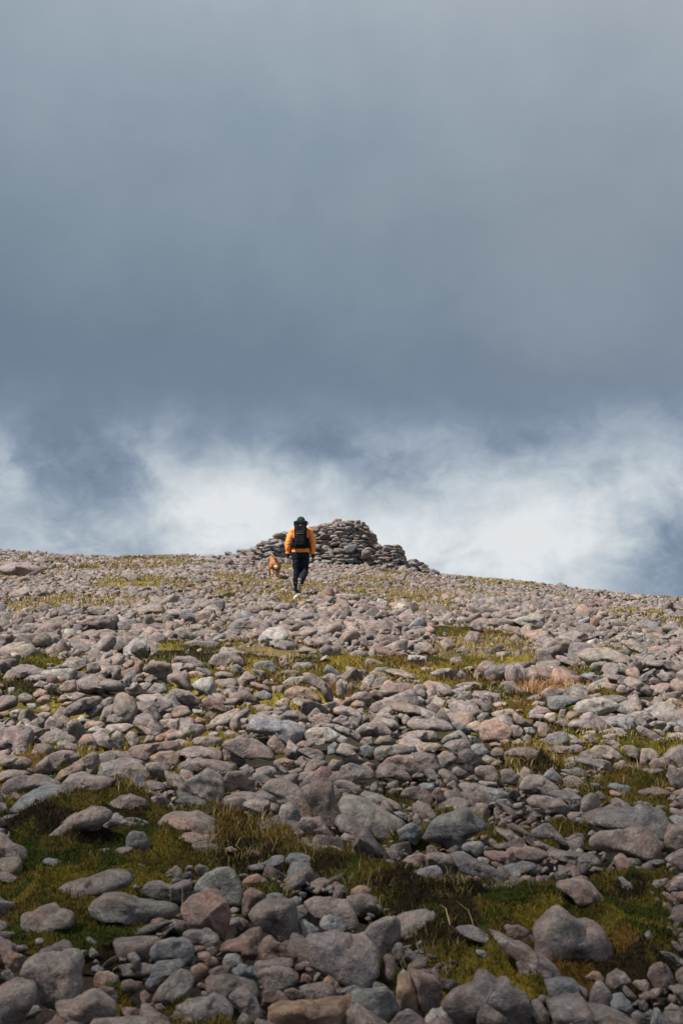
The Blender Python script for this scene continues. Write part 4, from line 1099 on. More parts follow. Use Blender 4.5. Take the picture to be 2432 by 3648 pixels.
# ---- moss and grass patches carried onto the ground
PT = []
for line in PATCHES.strip().split('\n'):
    k, rest = line.split(' ', 1)
    P = np.array([[float(a) for a in q.split(',')] for q in rest.split()]) * (W0 / 1568.0)
    Q = []
    for j in range(len(P)):
        a, b = P[j], P[(j + 1) % len(P)]
        for s in (0, 0.34, 0.67): Q.append(a + (b - a) * s)
    pts, dd = hit(np.array(Q)[:, 0], np.array(Q)[:, 1])
    PT.append((k, [tuple(p[:2]) for p in pts], float(np.median(dd))))
KIND = {'m': 1, 'y': 2, 't': 3, 'r': 4}
def patch_info(x, y):
    """kind (0 none) and height factor 0..1 of the moss / grass cover at ground points"""
    x = np.asarray(x, float); y = np.asarray(y, float)
    kind = np.zeros(x.shape, int); hgt = np.zeros(x.shape)
    wx = x + 0.05 * y * 0.35 * vnoise(x * 3.1, y * 3.1, y * 0); wy = y + 0.16 * y * 0.35 * vnoise(x * 2.7 + 9, y * 2.7, y * 0)
    for k, poly, dm in PT:
        pa = np.array(poly); m = (wx > pa[:, 0].min() - .1) & (wx < pa[:, 0].max() + .1) & (wy > pa[:, 1].min() - .1) & (wy < pa[:, 1].max() + .1)
        if not m.any(): continue
        ins = np.zeros(x.shape, bool); ins[m] = inside(wx[m], wy[m], poly)
        ed = edge_dist(wx[ins], wy[ins], poly)
        hgt[ins] = np.maximum(hgt[ins], sstep(0, 0.16 + 0.02 * dm, ed)); kind[ins] = KIND[k]
    # scattered small patches by themselves, more of them up the slope
    n = fbm(x * 0.55 + 3, y * 0.30 + 8, 1.0, 4, 0.6)
    n2 = fbm(x * 0.12 + 31, y * 0.08 + 2, 4.0, 2, 0.5)
    thr = 0.25 - 0.16 * sstep(9, 22, y) + 0.10 * sstep(26, 40, y) - 0.05 * sstep(30, 45, y) - 0.25 * n2
    n = np.where(y < 16, np.maximum(n, 1.25 * fbm(x * 2.4 + 17, y * 1.7 + 3, 6.0, 3, 0.5) - 0.10), n)
    f = (n > thr) & (kind == 0) & (y > 4.0)
    kk = np.where(vnoise(x * 0.8 + 5, y * 0.8, 2.0 + y * 0) > np.where(y > 20, 0.20, 0.12), 2, np.where((y > 17) & (vnoise(x * .5, y * .5 + 7, y * 0) > -0.18), 3, 1))
    kind = np.where(f, kk, kind); hgt = np.where(f, np.clip((n - thr) * 6, 0, 1) * 0.8, hgt)
    return kind, hgt

# ---- loose stones of the scree: one mass, filled in round the ones above
VAR = []
for v in range(26):
    r = np.random.default_rng(50 + v)
    out = []
    for sub in (1, 2, 3):
        V, F = ico(sub); rr = np.random.default_rng(50 + v)
        if v % 2:                                                  # blocks with random broken faces
            q = poly_radius(V, 7 + v % 6, 16 + (v % 3) * 14, rr, 0.55)
        else:                                                      # slabs: flat bed faces, broken edges
            az = np.linspace(0, 2 * math.pi, 6 + v % 4, endpoint=False) + rr.uniform(0, .7, 6 + v % 4)
            N = [(math.cos(a), math.sin(a), rr.uniform(-.35, .35)) for a in az] + [(rr.uniform(-.15, .15), rr.uniform(-.15, .15), 1), (rr.uniform(-.15, .15), rr.uniform(-.15, .15), -1)]
            N = np.array(N); N /= np.linalg.norm(N, axis=1)[:, None]
            h = np.array([rr.uniform(.55, 1.0) for _ in az] + [0.50, 0.50])
            q = 1 / ((np.maximum(V @ N.T, 0) / h) ** 26).sum(1).clip(1e-9) ** (1 / 26); q = np.minimum(q, 1.15)
        B = V * q[:, None]
        if v % 2 == 0: B[:, 2] *= 1.45
        n = fbm(B[:, 0] * 1.6 + v * 3, B[:, 1] * 1.6, B[:, 2] * 1.6, 3)
        B = B * (1 + (0.10 * n + 0.05 * fbm(B[:, 0] * 5 + v, B[:, 1] * 5, B[:, 2] * 5, 2))[:, None])
        out.append((B, F))
    VAR.append(out)
def polys_block(px, py, dep, rpx):
    """True where a loose stone would hide one of the outlined stones behind it"""
    bad = np.zeros(len(px), bool)
    for t in TR:
        P = t['P']
        m = (~bad) & (px > P[:, 0].min() - 5) & (px < P[:, 0].max() + 5) & (py > P[:, 1].min() - 8) & (py < P[:, 1].max() + 12 + t['drop']) & (dep < t['d'] + 0.6)
        if not m.any(): continue
        j = np.where(m)[0]
        c = np.array(t['c']); Q = c + (P - c) * 0.97
        hitm = np.zeros(len(j), bool)
        for ox, oy in ((0, 0), (0, -1.0), (1.1, 0), (-1.1, 0), (0, 0.5), (.8, -.7), (-.8, -.7)):
            hitm |= inside(px[j] + ox * rpx[j], py[j] + oy * rpx[j], Q)
        if t['drop']:
            hitm |= inside(px[j], py[j], Q + (0, t['drop'] * 0.55)) | inside(px[j], py[j], Q + (0, t['drop'])) | inside(px[j], py[j] - rpx[j], Q + (0, t['drop']))
        bad[j[hitm]] = True
    return bad
def scatter(y0, y1, sp, rlo, rhi, zf, keep, sub, patch_keep, seed, margin=1.35, sq=(0.24, 0.66), tilt=0.42):
    r = np.random.default_rng(seed)
    half = y1 * 0.245 * margin + 1.7
    nx = int(2 * half / sp); ny = int((y1 - y0) / (sp * 1.0))
    gx, gy = np.meshgrid(np.arange(nx), np.arange(ny))
    x = (gx + 0.5 * (gy % 2) + r.uniform(-.38, .38, gx.shape)) * sp - half
    y = y0 + (gy + r.uniform(-.38, .38, gx.shape)) * sp
    x = x.ravel(); y = y.ravel()
    m = (np.abs(x) < y * 0.245 * margin + 1.7) & (r.random(len(x)) < keep); x = x[m]; y = y[m]
    kd, hg = patch_info(x, y)
    pk = np.array(patch_keep)[kd]
    m = r.random(len(x)) < np.where(kd > 0, 1 - (1 - pk) * sstep(0.0, 0.45, hg), 1.0)
    x, y = x[m], y[m]
    rad = rlo * (rhi / rlo) ** (r.random(len(x)) ** 1.4)
    # keep clear of the camera, the cairn, the person's boots
    m = ~((np.abs(x) < 0.7) & (y < 2.2)); x, y, rad = x[m], y[m], rad[m]
    m = ~(((np.hypot(x - WALKER[0], y - WALKER[1]) < 0.33 + rad) | (np.hypot(x - DOG[0], (y - DOG[1] - .2)) < 0.30 + rad)) & (rad > 0.05)); x, y, rad = x[m], y[m], rad[m]
    m = ~((rad > 0.045) & (((np.abs(x - WALKER[0]) < 0.30 + rad) & (y > WALKER[1] - 1.6) & (y < WALKER[1] + .4)) | ((np.abs(x - DOG[0]) < 0.28 + rad) & (y > DOG[1] - 1.6) & (y < DOG[1] + .4)))); x, y, rad = x[m], y[m], rad[m]
    n = len(x)
    z = ground(x, y) + rad * zf
    C = np.stack([x, y, z], 1)
    px, py, dep = project(C)
    blk = polys_block(px, py, dep, rad * 0.6 * FPX / dep)
    C, rad, x, y = C[~blk], rad[~blk], x[~blk], y[~blk]; n = len(rad)
    a = r.uniform(0, 2 * math.pi, n); tx = r.normal(0, tilt, n); ty = r.normal(0, tilt, n) + SLOPE * 0.7
    S = np.stack([rad * r.uniform(0.8, 1.2, n), rad * r.uniform(0.42, 0.95, n), rad * r.uniform(sq[0], sq[1], n)], 1)
    ca, sa = np.cos(a), np.sin(a); cx, sx = np.cos(ty), np.sin(ty); cy, sy = np.cos(tx), np.sin(tx)
    Z = np.zeros(n); O = np.ones(n)
    Rz = np.array([[ca, -sa, Z], [sa, ca, Z], [Z, Z, O]]).transpose(2, 0, 1)
    Rx = np.array([[O, Z, Z], [Z, cx, -sx], [Z, sx, cx]]).transpose(2, 0, 1)
    Ry = np.array([[cy, Z, sy], [Z, O, Z], [-sy, Z, cy]]).transpose(2, 0, 1)
    M = Rx @ Ry @ Rz
    ck = list('ggggggggggggggbrrwdddgggg')
    base = np.array([COLS[k] for k in ck]); ci = r.integers(0, len(ck), n)
    tint = base[ci] * r.uniform(0.68, 1.24, (n, 1)) * (1 + 0.02 * r.normal(size=(n, 3)))
    tint[r.random(n) < 0.006] = COLS['o']
    tint = np.concatenate([tint, r.random((n, 1))], 1)
    vi = r.integers(0, len(VAR), n)
    for v in range(len(VAR)):
        j = np.where(vi == v)[0]
        if not len(j): continue
        B, F = VAR[v][sub - 1]
        P = np.einsum('nij,nkj->nki', M[j], B[None] * S[j][:, None, :]) + C[j][:, None, :]
        F2 = (F[None] + (np.arange(len(j)) * len(B))[:, None, None]).reshape(-1, 3)
        T = np.repeat(tint[j], len(B), 0)
        add_to_mass(P.reshape(-1, 3), F2, T)
    return n
_w, _d = hit([1070.0, 981.0], [2116.0, 2062.0]); WALKER = _w[0]; DOG = _w[1]
NS = 0
NS += scatter(2.4, 9.5, 0.062, 0.018, 0.042, -0.55, 0.8, 2, (1, .04, .04, .2, .2), 11)
NS += scatter(2.4, 9, 0.105, 0.035, 0.085, -0.25, 0.9, 2, (1, .06, .1, .3, .3), 1)
NS += scatter(2.4, 10, 0.175, 0.07, 0.14, -0.10, 0.9, 3, (1, .03, .1, .3, .3), 2)
NS += scatter(2.4, 12, 0.26, 0.10, 0.19, -0.25, 0.9, 3, (1, .0, .0, .3, .3), 12)
NS += scatter(9, 20, 0.120, 0.05, 0.10, -0.10, 0.85, 2, (1, .08, .1, .22, .2), 3)
NS += scatter(10, 22, 0.22, 0.09, 0.19, 0.0, 0.85, 3, (1, .05, .08, .18, .15), 4)
NS += scatter(12, 30, 0.40, 0.15, 0.27, 0.05, 0.60, 3, (1, .03, .08, .14, .1), 5, sq=(.3, .6))
NS += scatter(20, 42, 0.165, 0.07, 0.13, -0.05, 0.85, 2, (1, .15, .15, .30, .2), 6)
NS += scatter(22, 46, 0.27, 0.10, 0.19, -0.05, 0.78, 2, (1, .08, .10, .30, .1), 7, sq=(.28, .6))
NS += scatter(30, 62, 0.46, 0.15, 0.28, -0.05, 0.36, 2, (1, .10, .15, .30, .1), 8, sq=(.25, .5))
NS += scatter(42, 62, 0.24, 0.09, 0.18, 0.0, 0.8, 2, (1, .2, .2, .35, .2), 9)
NS += scatter(61, 74, 0.5, 0.2, 0.34, 0.05, 0.8, 1, (1, .2, .2, .2, .2), 10)
mass = mesh_obj('scree', np.concatenate(MV), np.concatenate(MF), M_STONE, tint=np.concatenate(MT), smooth=False)
tag(mass, 'countless smaller loose grey and pinkish stones covering the slope', kind='stuff')
print('loose stones', NS, 'verts', moff)

# ---------------------------------------------------------------- moss cover and grass
def moss_bump(x, y):
    """height of the moss cushions: domes with creases between them"""
    z = np.zeros_like(x)
    a = 1 - 2.2 * np.abs(vnoise(x * 4.2, y * 4.2, z)); b = 1 - 2.2 * np.abs(vnoise(x * 9.5 + 7, y * 9.5, z + 2))
    c = fbm(x * 1.2 + 4, y * 1.2, 0.0, 2)
    return np.clip(0.075 * a * a + 0.030 * b + 0.06 * c - 0.015, -0.03, 0.17)
def moss_colour(x, y, kd):
    z = x * 0
    base = np.array([(0.078, 0.062, 0.012), (0.085, 0.066, 0.012), (0.22, 0.175, 0.030), (0.22, 0.165, 0.075), (0.28, 0.14, 0.07)])[kd]
    p = vnoise(x * 1.9 + 20, y * 1.3, z) + 0.45 * vnoise(x * 6 + 3, y * 6, z)
    q = vnoise(x * 2.3 + 60, y * 1.7, z + 5) + 0.45 * vnoise(x * 8 + 3, y * 8, z + 1)
    m = (kd <= 1)[:, None]
    base = np.where(m & (p > 0.13)[:, None], (0.046, 0.056, 0.008), base)      # fresh green
    base = np.where(m & (p < -0.16)[:, None], (0.120, 0.070, 0.016), base)     # brown
    base = np.where(m & (q > 0.19)[:, None], (0.145, 0.110, 0.014), base)        # yellow tips
    base = np.where(m & (q < -0.24)[:, None], (0.028, 0.020, 0.008), base)     # dark hollows: shade between the cushions put into the colour
    return base
def build_moss():
    VV, FF, TT = [], [], []; off = 0
    r = np.random.default_rng(3)
    cols = {1: np.array([0.078, 0.062, 0.012]), 2: np.array([0.20, 0.165, 0.022]), 3: np.array([0.20, 0.15, 0.062]), 4: np.array([0.26, 0.13, 0.065])}
    cm = np.array([(0, 0, 0)] + [cols[k] for k in (1, 2, 3, 4)])
    for (y0, y1, st) in ((3.0, 7, 0.028), (7, 12, 0.045), (12, 22, 0.09), (22, 62, 0.16)):
        half = y1 * 0.245 * 1.35 + 1.8
        xs = np.arange(-half, half, st); ys = np.arange(y0, y1 + st, st)
        X, Y = np.meshgrid(xs, ys)
        kd, hg = patch_info(X, Y)
        bump = moss_bump(X, Y)
        top = bump * np.where(kd == 3, 0.5, 1.0)
        Z = ground(X, Y) - 0.05 + hg * (0.05 + top) + 0.012 * fbm(X * 30, Y * 30, 0.0, 2) * (st < .05)
        nx = len(xs)
        ok = hg > 0.02
        cell = ok[:-1, :-1] | ok[1:, :-1] | ok[:-1, 1:] | ok[1:, 1:]
        a, b = np.where(cell); i = a * nx + b
        F = np.stack([i, i + 1, i + nx + 1, i + nx], -1)
        u, inv = np.unique(F.ravel(), return_inverse=True)
        V = np.stack([X, Y, Z], -1).reshape(-1, 3)[u]
        c = moss_colour(V[:, 0], V[:, 1], kd.ravel()[u]) * 0.7
        w = vnoise(V[:, 0] * 2.2, V[:, 1] * 2.2, V[:, 0] * 0) + 0.5 * vnoise(V[:, 0] * 7, V[:, 1] * 7, V[:, 0] * 0)
        c = c * (1 + 0.9 * w[:, None] * np.array([1.0, 0.8, .6])) * 0.8
        VV.append(V); FF.append(inv.reshape(-1, 4) + off); TT.append(np.concatenate([c, np.ones((len(V), 1))], 1)); off += len(V)
    mo = mesh_obj('moss', np.concatenate(VV), np.concatenate(FF), M_MOSS, tint=np.clip(np.concatenate(TT), 0.004, 1))
    tag(mo, 'cushions of dark green and yellow moss between the stones', kind='stuff')
build_moss()

def blades(x, y, z, h, w, lean, col, r, seg=2, curl=1.0, up=None):
    """thin tapered blades of grass; two segments, bent over"""
    n = len(x); a = r.uniform(0, 2 * math.pi, n); l = r.normal(0, 1, n) * lean; la = r.uniform(0, 2 * math.pi, n)
    dx, dy = np.cos(a), np.sin(a); lx, ly = np.cos(la) * l, np.sin(la) * l
    P0 = np.stack([x, y, z], 1)
    P1 = P0 + np.stack([lx * h * 0.45, ly * h * 0.45, h * 0.62], 1)
    P2 = P0 + np.stack([lx * h * 1.25 * curl, ly * h * 1.25 * curl, h * (1 - 0.22 * np.abs(l) * curl)], 1)
    W = np.stack([dx, dy, 0 * dx], 1) * (w[:, None] * 0.5)
    V = np.stack([P0 - W, P0 + W, P1 - W * 0.7, P1 + W * 0.7, P2 - W * 0.12, P2 + W * 0.12], 1).reshape(-1, 3)
    i = (np.arange(n) * 6)[:, None]
    F = np.concatenate([i + np.array([0, 1, 3, 2]), i + np.array([2, 3, 5, 4])], 0)
    return V, F, np.repeat(col, 6, 0)
def build_grass():
    r = np.random.default_rng(9); VV, FF, TT = [], [], []; off = 0
    def put(V, F, T):
        nonlocal off
        VV.append(V); FF.append(F + off); TT.append(np.concatenate([T, np.ones((len(T), 1))], 1)); off += len(V)
    def cand(n, y0, y1):
        y = np.sqrt(r.uniform(y0 ** 2, y1 ** 2, n)); x = r.uniform(-1, 1, n) * (y * 0.245 * 1.3 + 1.2)
        return x, y
    # short moss fronds: they make the cushions fuzzy
    for (n, y0, y1, hs, ws) in ((560000, 3.3, 9.5, 0.020, 0.0045), (150000, 9, 20, 0.032, 0.010), (90000, 20, 60, 0.05, 0.022)):
        x, y = cand(n, y0, y1); kd, hg = patch_info(x, y); m = (hg > 0.12) & ((kd < 3) | (r.random(n) < .3)); x, y, kd, hg = x[m], y[m], kd[m], hg[m]
        bump = moss_bump(x, y)
        z = ground(x, y) - 0.055 + hg * (0.05 + bump * np.where(kd == 3, .5, 1))
        c = moss_colour(x, y, kd)
        w = vnoise(x * 7, y * 7, x * 0)
        c = c * (1 + 0.6 * w)[:, None] * r.uniform(0.5, 1.7, (len(x), 1))
        put(*blades(x, y, z, hs * r.uniform(.6, 1.5, len(x)), ws * r.uniform(.7, 1.3, len(x)), 0.6, np.clip(c, .004, 1), r))
    nm = len(VV)
    fr = mesh_obj('moss_fronds', np.concatenate(VV), np.concatenate(FF), M_GRASS, tint=np.concatenate(TT), smooth=False)
    tag(fr, 'short fuzzy fronds standing on the moss cushions', kind='stuff')
    VV.clear(); FF.clear(); TT.clear(); off = 0
    # grass proper, in tufts
    def tufts(nt, y0, y1, per, h, w, spread, lean, palette, kinds, hmin=.1, gate=0.0, gsc=1.6):
        x, y = cand(nt, y0, y1); kd, hg = patch_info(x, y)
        g = vnoise(x * gsc + 50, y * gsc * .7, x * 0) > gate
        m = np.isin(kd, kinds) & (hg > hmin) & g; x, y = x[m], y[m]
        n = len(x)
        if not n: return
        X = np.repeat(x, per) + r.normal(0, spread, n * per); Y = np.repeat(y, per) + r.normal(0, spread, n * per)
        Z = ground(X, Y) - 0.02 + np.repeat(hg[m], per) * 0.06
        pal = np.array(palette); c = pal[r.integers(0, len(pal), n * per)] * r.uniform(.7, 1.25, (n * per, 1))
        put(*blades(X, Y, Z, h * r.uniform(.45, 1.25, n * per), w * r.uniform(.7, 1.3, n * per), lean, c, r))
    gr = [(0.11, 0.095, 0.022), (0.17, 0.135, 0.04), (0.085, 0.085, 0.016), (0.24, 0.18, 0.075)]
    tan = [(0.40, 0.30, 0.15), (0.32, 0.23, 0.10), (0.48, 0.38, 0.22), (0.25, 0.19, 0.07)]
    rust = [(0.42, 0.20, 0.10), (0.52, 0.29, 0.17), (0.34, 0.17, 0.08), (0.45, 0.30, 0.15)]
    tufts(13000, 3.8, 10, 8, 0.033, 0.0028, 0.030, 0.95, gr, (1, 2, 3), gate=0.10)
    tufts(3600, 3.8, 10, 6, 0.055, 0.0026, 0.030, 0.95, tan[:2] + gr[3:], (1, 3), gate=0.16)
    tufts(900, 3.8, 10, 2, 0.13, 0.0028, 0.03, 0.60, tan, (1, 3), gate=0.05)
    tufts(9000, 9, 22, 6, 0.045, 0.006, 0.05, 0.8, gr + tan[:2], (1, 3, 4), gate=0.0)
    tufts(2600, 9, 22, 4, 0.085, 0.006, 0.05, 0.6, tan, (1, 3), gate=0.05)
    tufts(16000, 12, 20, 6, 0.085, 0.007, 0.06, 0.8, rust + tan[:2] + gr[1:2], (4,), gate=-0.1, gsc=3.0)
    tufts(36000, 18, 60, 5, 0.055, 0.015, 0.10, 0.8, gr[1:] + tan, (3,), gate=-0.3)
    tufts(14000, 24, 60, 3, 0.09, 0.014, 0.10, 0.5, tan, (3,), gate=-0.05)
    ga = mesh_obj('grass', np.concatenate(VV), np.concatenate(FF), M_GRASS, tint=np.concatenate(TT), smooth=False)
    tag(ga, 'dry tan and green grass blades growing between the stones', kind='stuff')
build_grass()
# ---------------------------------------------------------------- dry-stone cairn and the collapsed walls beside it
def stack(name, label, cat, ox, oy, prof, b, row_h, wr, seed, neat=1.0, big=None, fallen=0, flat=(0.38, 0.75)):
    """prof: (x, height) of the outline seen from the path; stones laid in rough courses round an oval plan"""
    r = np.random.default_rng(seed)
    px = np.array([p[0] for p in prof]); pz = np.array([p[1] for p in prof])
    base = float(ground(ox, oy)) - 0.03
    root = tag(empty(name, (ox, oy, base)), label, cat)
    H = pz.max(); items = []
    xs = np.linspace(px.min(), px.max(), 400); hs = np.interp(xs, px, pz)
    z = -0.12; row = 0
    while z < H:
        rh = row_h * r.uniform(0.75, 1.3)
        ok = hs > z + rh * 0.6
        if not ok.any(): break
        xl, xr = xs[ok].min(), xs[ok].max(); ax = (xr - xl) / 2; xc = (xl + xr) / 2
        by = b * (1 - 0.22 * max(z, 0) / H) * min(1, 0.35 + ax)
        # rim of the course, then its filling
        for layer in range(4):
            s = 1 - layer * 0.30 / max(min(ax, by), 0.3)
            if s <= 0.05: break
            per = 2 * math.pi * math.sqrt((ax * ax + by * by) / 2) * s; a = r.uniform(0, 1); end = a + 2 * math.pi
            while a < end:
                w = r.uniform(*wr) * (1.0 if layer == 0 else 1.2)
                st = w * 0.88 / max(math.hypot(ax * s * math.sin(a), by * s * math.cos(a)), 0.1)
                am = a + st / 2; a += st
                x = xc + ax * s * math.cos(am); y = by * s * math.sin(am)
                if np.interp(x, px, pz) < z + rh * 0.35: continue
                gz = float(ground(ox + x, oy + y)) - base
                if z + rh < gz - 0.05: continue
                d = w * r.uniform(0.6, 0.95)
                tang = math.atan2(by * math.cos(am), -ax * math.sin(am))
                hh = rh * r.uniform(0.85, 1.6)
                front = layer == 0 and math.sin(am) < 0.15
                items.append((w * hh * (1 if front else 0.05) * r.uniform(.9, 1.1), x + r.normal(0, .035), y + r.normal(0, .05), z + rh / 2 + r.normal(0, .018),
                              w, d, hh, tang + r.normal(0, 0.14 / neat), r.normal(0, 0.07 / neat), r.normal(0, 0.08 / neat)))
        z += rh * 0.90; row += 1
    for q in (big or []): items.append((9.0,) + q)
    for _ in range(fallen):
        x = r.uniform(px.min() - .3, px.max() + .3); y = -b * r.uniform(0.9, 1.5)
        gz = float(ground(ox + x, oy + y)) - base; w = r.uniform(0.16, 0.42)
        items.append((w * .15, x, y, gz + 0.04, w, w * .8, w * .5, r.uniform(0, 6), r.normal(0, .3), r.normal(0, .3)))
    items.sort(key=lambda t: -t[0])
    ck = 'gggdbkrgkgwgkdkgb'
    rest = ([], [], []); off = 0
    for i, (_, x, y, z, w, d, h, rz, rx, ry) in enumerate(items):
        V, F = ico(3 if i < 100 else 2)
        B = V * poly_radius(V, 7, 26, r, 0.50)[:, None]
        B = B * (1 + 0.14 * fbm(B[:, 0] * 1.5 + i, B[:, 1] * 1.5, B[:, 2] * 1.5, 3))[:, None]
        M = np.array(Matrix.Rotation(rz, 3, 'Z') @ Matrix.Rotation(rx, 3, 'X') @ Matrix.Rotation(ry, 3, 'Y'))
        P = (B * np.array([w * .58, d * .58, h * .62])) @ M.T
        t = np.array(COLS[ck[r.integers(0, len(ck))]]) * r.uniform(0.80, 1.30); t = np.array([*t, r.random()])
        if y < 0 and z < 0.35 * H and r.random() < .5: t[:3] = t[:3] * (0.9, 0.99, 1.02)
        if i < 100:
            o = mesh_obj('stone', P, F, M_CAIRN, root, tint=t, loc=(x, y, z), smooth=False)
        else:
            rest[0].append(P + (x, y, z)); rest[1].append(F + off); rest[2].append(np.tile(t, (len(P), 1))); off += len(P)
    if rest[0]:
        o = mesh_obj('filling_stones', np.concatenate(rest[0]), np.concatenate(rest[1]), M_CAIRN, root, tint=np.concatenate(rest[2]), smooth=False)
        tag(o, kind='stuff')
    return root
CY = 53.0
stack('stone_cairn', 'tall round dry-stone cairn with a broad top on the skyline behind the walker', 'cairn', 0.10, CY + 0.4,
      [(-2.46, 0.0), (-2.42, 1.0), (-2.38, 1.12), (-1.98, 1.2), (-1.3, 1.26), (-1.0, 1.37), (-.42, 1.50), (-.1, 1.50), (.0, 1.52), (.21, 1.62), (.6, 1.55), (.9, 1.40), (.94, 1.22), (1.13, 1.13), (1.17, .8), (1.30, .6), (1.36, 0.0)],
      1.25, 0.108, (0.17, 0.44), 21, big=[(-0.30, -0.75, 1.52, 0.36, 0.3, 0.20, 0.1, 0.05, 0.1), (-0.35, -0.95, 1.26, 0.72, 0.4, 0.12, 0.0, 0.0, 0.03), (0.82, -1.12, 0.15, 0.36, 0.3, 0.32, 0.1, 0.1, 0.05), (0.25, -1.22, 0.38, 0.45, 0.3, 0.26, 0.2, 0.1, -0.25)], fallen=10)
stack('low_stone_wall', 'low stub of dry-stone wall stepping down right of the tall cairn', 'stone wall', 1.95, CY + 0.3,
      [(-.95, 0.0), (-.9, .95), (-.72, .90), (-.45, .84), (.15, .80), (.30, .72), (.36, .46), (.48, .30), (.60, -.1)], 0.8, 0.085, (0.18, 0.44), 22, neat=0.8, fallen=5)
stack('rubble_heap', 'small heap of tumbled rocks at the right foot of the low wall', 'rubble heap', 2.92, CY + 0.2,
      [(-.65, 0.0), (-.5, .36), (-.32, .50), (-.1, .48), (.08, .36), (.25, .20), (.38, .02), (.5, -.2)], 0.55, 0.11, (0.2, 0.42), 23, neat=0.35, fallen=4)
stack('rubble_slope', 'long bank of fallen rocks sloping down left of the cairn, behind the dog', 'rubble heap', -3.45, CY + 0.3,
      [(-1.75, 0.0), (-1.5, .02), (-1.0, .08), (-.5, .18), (.1, .36), (.5, .56), (.85, .80), (1.1, 1.02), (1.35, 1.0), (1.5, .5), (1.6, 0)], 1.15, 0.13, (0.2, 0.5), 24, neat=0.30, fallen=24)
# ---------------------------------------------------------------- walker, rucksack and dog
def ring_loft(path, n=20):
    """closed tube: path = [(point, (rx, ry), x_axis or None)]; flat caps are rounded by the remesh"""
    P = [Vector(p[0]) for p in path]; V = []; F = []
    m = len(P); prev = None
    for i in range(m):
        t = (P[min(i + 1, m - 1)] - P[max(i - 1, 0)]).normalized()
        ref = Vector(path[i][2]) if len(path[i]) > 2 else Vector((1, 0, 0))
        if abs(t.dot(ref)) > 0.95: ref = Vector((0, 1, 0))
        u = (ref - t * ref.dot(t)).normalized(); w = t.cross(u)
        rx, ry = path[i][1]
        for k in range(n):
            a = 2 * math.pi * k / n
            V.append(P[i] + u * (rx * math.cos(a)) + w * (ry * math.sin(a)))
    for i in range(m - 1):
        for k in range(n):
            F.append((i * n + k, i * n + (k + 1) % n, (i + 1) * n + (k + 1) % n, (i + 1) * n + k))
    a = len(V); V.append(P[0]); b = len(V); V.append(P[-1])
    for k in range(n):
        F.append((a, (k + 1) % n, k)); F.append((b, (m - 1) * n + k, (m - 1) * n + (k + 1) % n))
    return V, F
def ball(c, r, n=14, rot=None):
    V, F = ico(3); r = np.array(r if hasattr(r, '__len__') else (r, r, r))
    P = V * r
    if rot is not None: P = P @ np.array(rot).T
    return [Vector(p + np.array(c)) for p in P], [tuple(f) for f in F]
def shape(name, pieces, mat, parent, voxel=None, smooth_it=0, tint=None, disp=None, local=True):
    """join the pieces and melt them into one continuous surface"""
    bm = bmesh.new()
    for V, F in pieces:
        vs = [bm.verts.new(v) for v in V]
        for f in F:
            try: bm.faces.new([vs[i] for i in f])
            except ValueError: pass
    bmesh.ops.recalc_face_normals(bm, faces=bm.faces)
    me = bpy.data.meshes.new(name); bm.to_mesh(me); bm.free()
    o = bpy.data.objects.new(name, me); COL.objects.link(o)
    if voxel:
        md = o.modifiers.new('r', 'REMESH'); md.mode = 'VOXEL'; md.voxel_size = voxel; md.use_smooth_shade = True
        if smooth_it:
            s = o.modifiers.new('s', 'SMOOTH'); s.iterations = smooth_it; s.factor = 0.6
        dg = bpy.context.evaluated_depsgraph_get(); dg.update()
        me2 = bpy.data.meshes.new_from_object(o.evaluated_get(dg)); o.modifiers.clear(); o.data = me2; bpy.data.meshes.remove(me); me = me2; me.name = name
    n = len(me.vertices); co = np.zeros(n * 3, np.float32); me.vertices.foreach_get('co', co); co = co.reshape(-1, 3)
    if disp is not None:
        nm = np.zeros(n * 3, np.float32); me.vertices.foreach_get('normal', nm); nm = nm.reshape(-1, 3)
        co = co + nm * disp(co)[:, None]; me.vertices.foreach_set('co', co.astype(np.float32).ravel())
    if tint is not None:
        a = me.attributes.new('tint', 'FLOAT_COLOR', 'POINT'); a.data.foreach_set('color', np.asarray(tint(co) if callable(tint) else np.tile(tint, (n, 1)), dtype=np.float32).ravel())
    me.polygons.foreach_set('use_smooth', np.ones(len(me.polygons), bool)); me.update()
    me.materials.clear(); me.materials.append(mat); o.parent = parent
    return o
def plain(name, col, rough=0.8, bump=0.0, scale=60, sheen=0.0, spec=0.2):
    m, g, b = new_mat(name)
    tc = g.n('ShaderNodeTexCoord'); n = g.noise(tc.outputs['Object'], scale, 4, 0.6)
    g.put(b.inputs['Base Color'], g.mix(1.0, (*col, 1), g.ramp(n, [(0.3, (0.85,) * 3), (0.7, (1.15,) * 3)]), 'MULTIPLY'))
    b.inputs['Roughness'].default_value = rough; b.inputs['Specular IOR Level'].default_value = spec
    if sheen: b.inputs['Sheen Weight'].default_value = sheen
    if bump:
        bp = g.n('ShaderNodeBump'); bp.inputs['Strength'].default_value = bump; bp.inputs['Distance'].default_value = 0.006
        g.put(bp.inputs['Height'], n); g.nt.links.new(bp.outputs[0], b.inputs['Normal'])
    return m
M_ORANGE = plain('orange_shell_fabric', (1.0, 0.34, 0.085), 0.6, 0.4, 45)
M_NAVY = plain('navy_trouser_fabric', (0.008, 0.011, 0.021), 0.75, 0.5, 40)
M_GREEN = plain('green_knit', (0.004, 0.050, 0.040), 0.95, 0.8, 140, 0.15)
M_BLACK = plain('black_nylon', (0.006, 0.006, 0.007), 0.75, 0.5, 70)
M_SKIN = plain('skin', (0.52, 0.30, 0.22), 0.6)
M_HAIR = plain('brown_hair', (0.06, 0.035, 0.02), 0.7, 0.5, 120)
M_BOOT = plain('brown_suede', (0.075, 0.048, 0.032), 0.85, 0.4, 80)
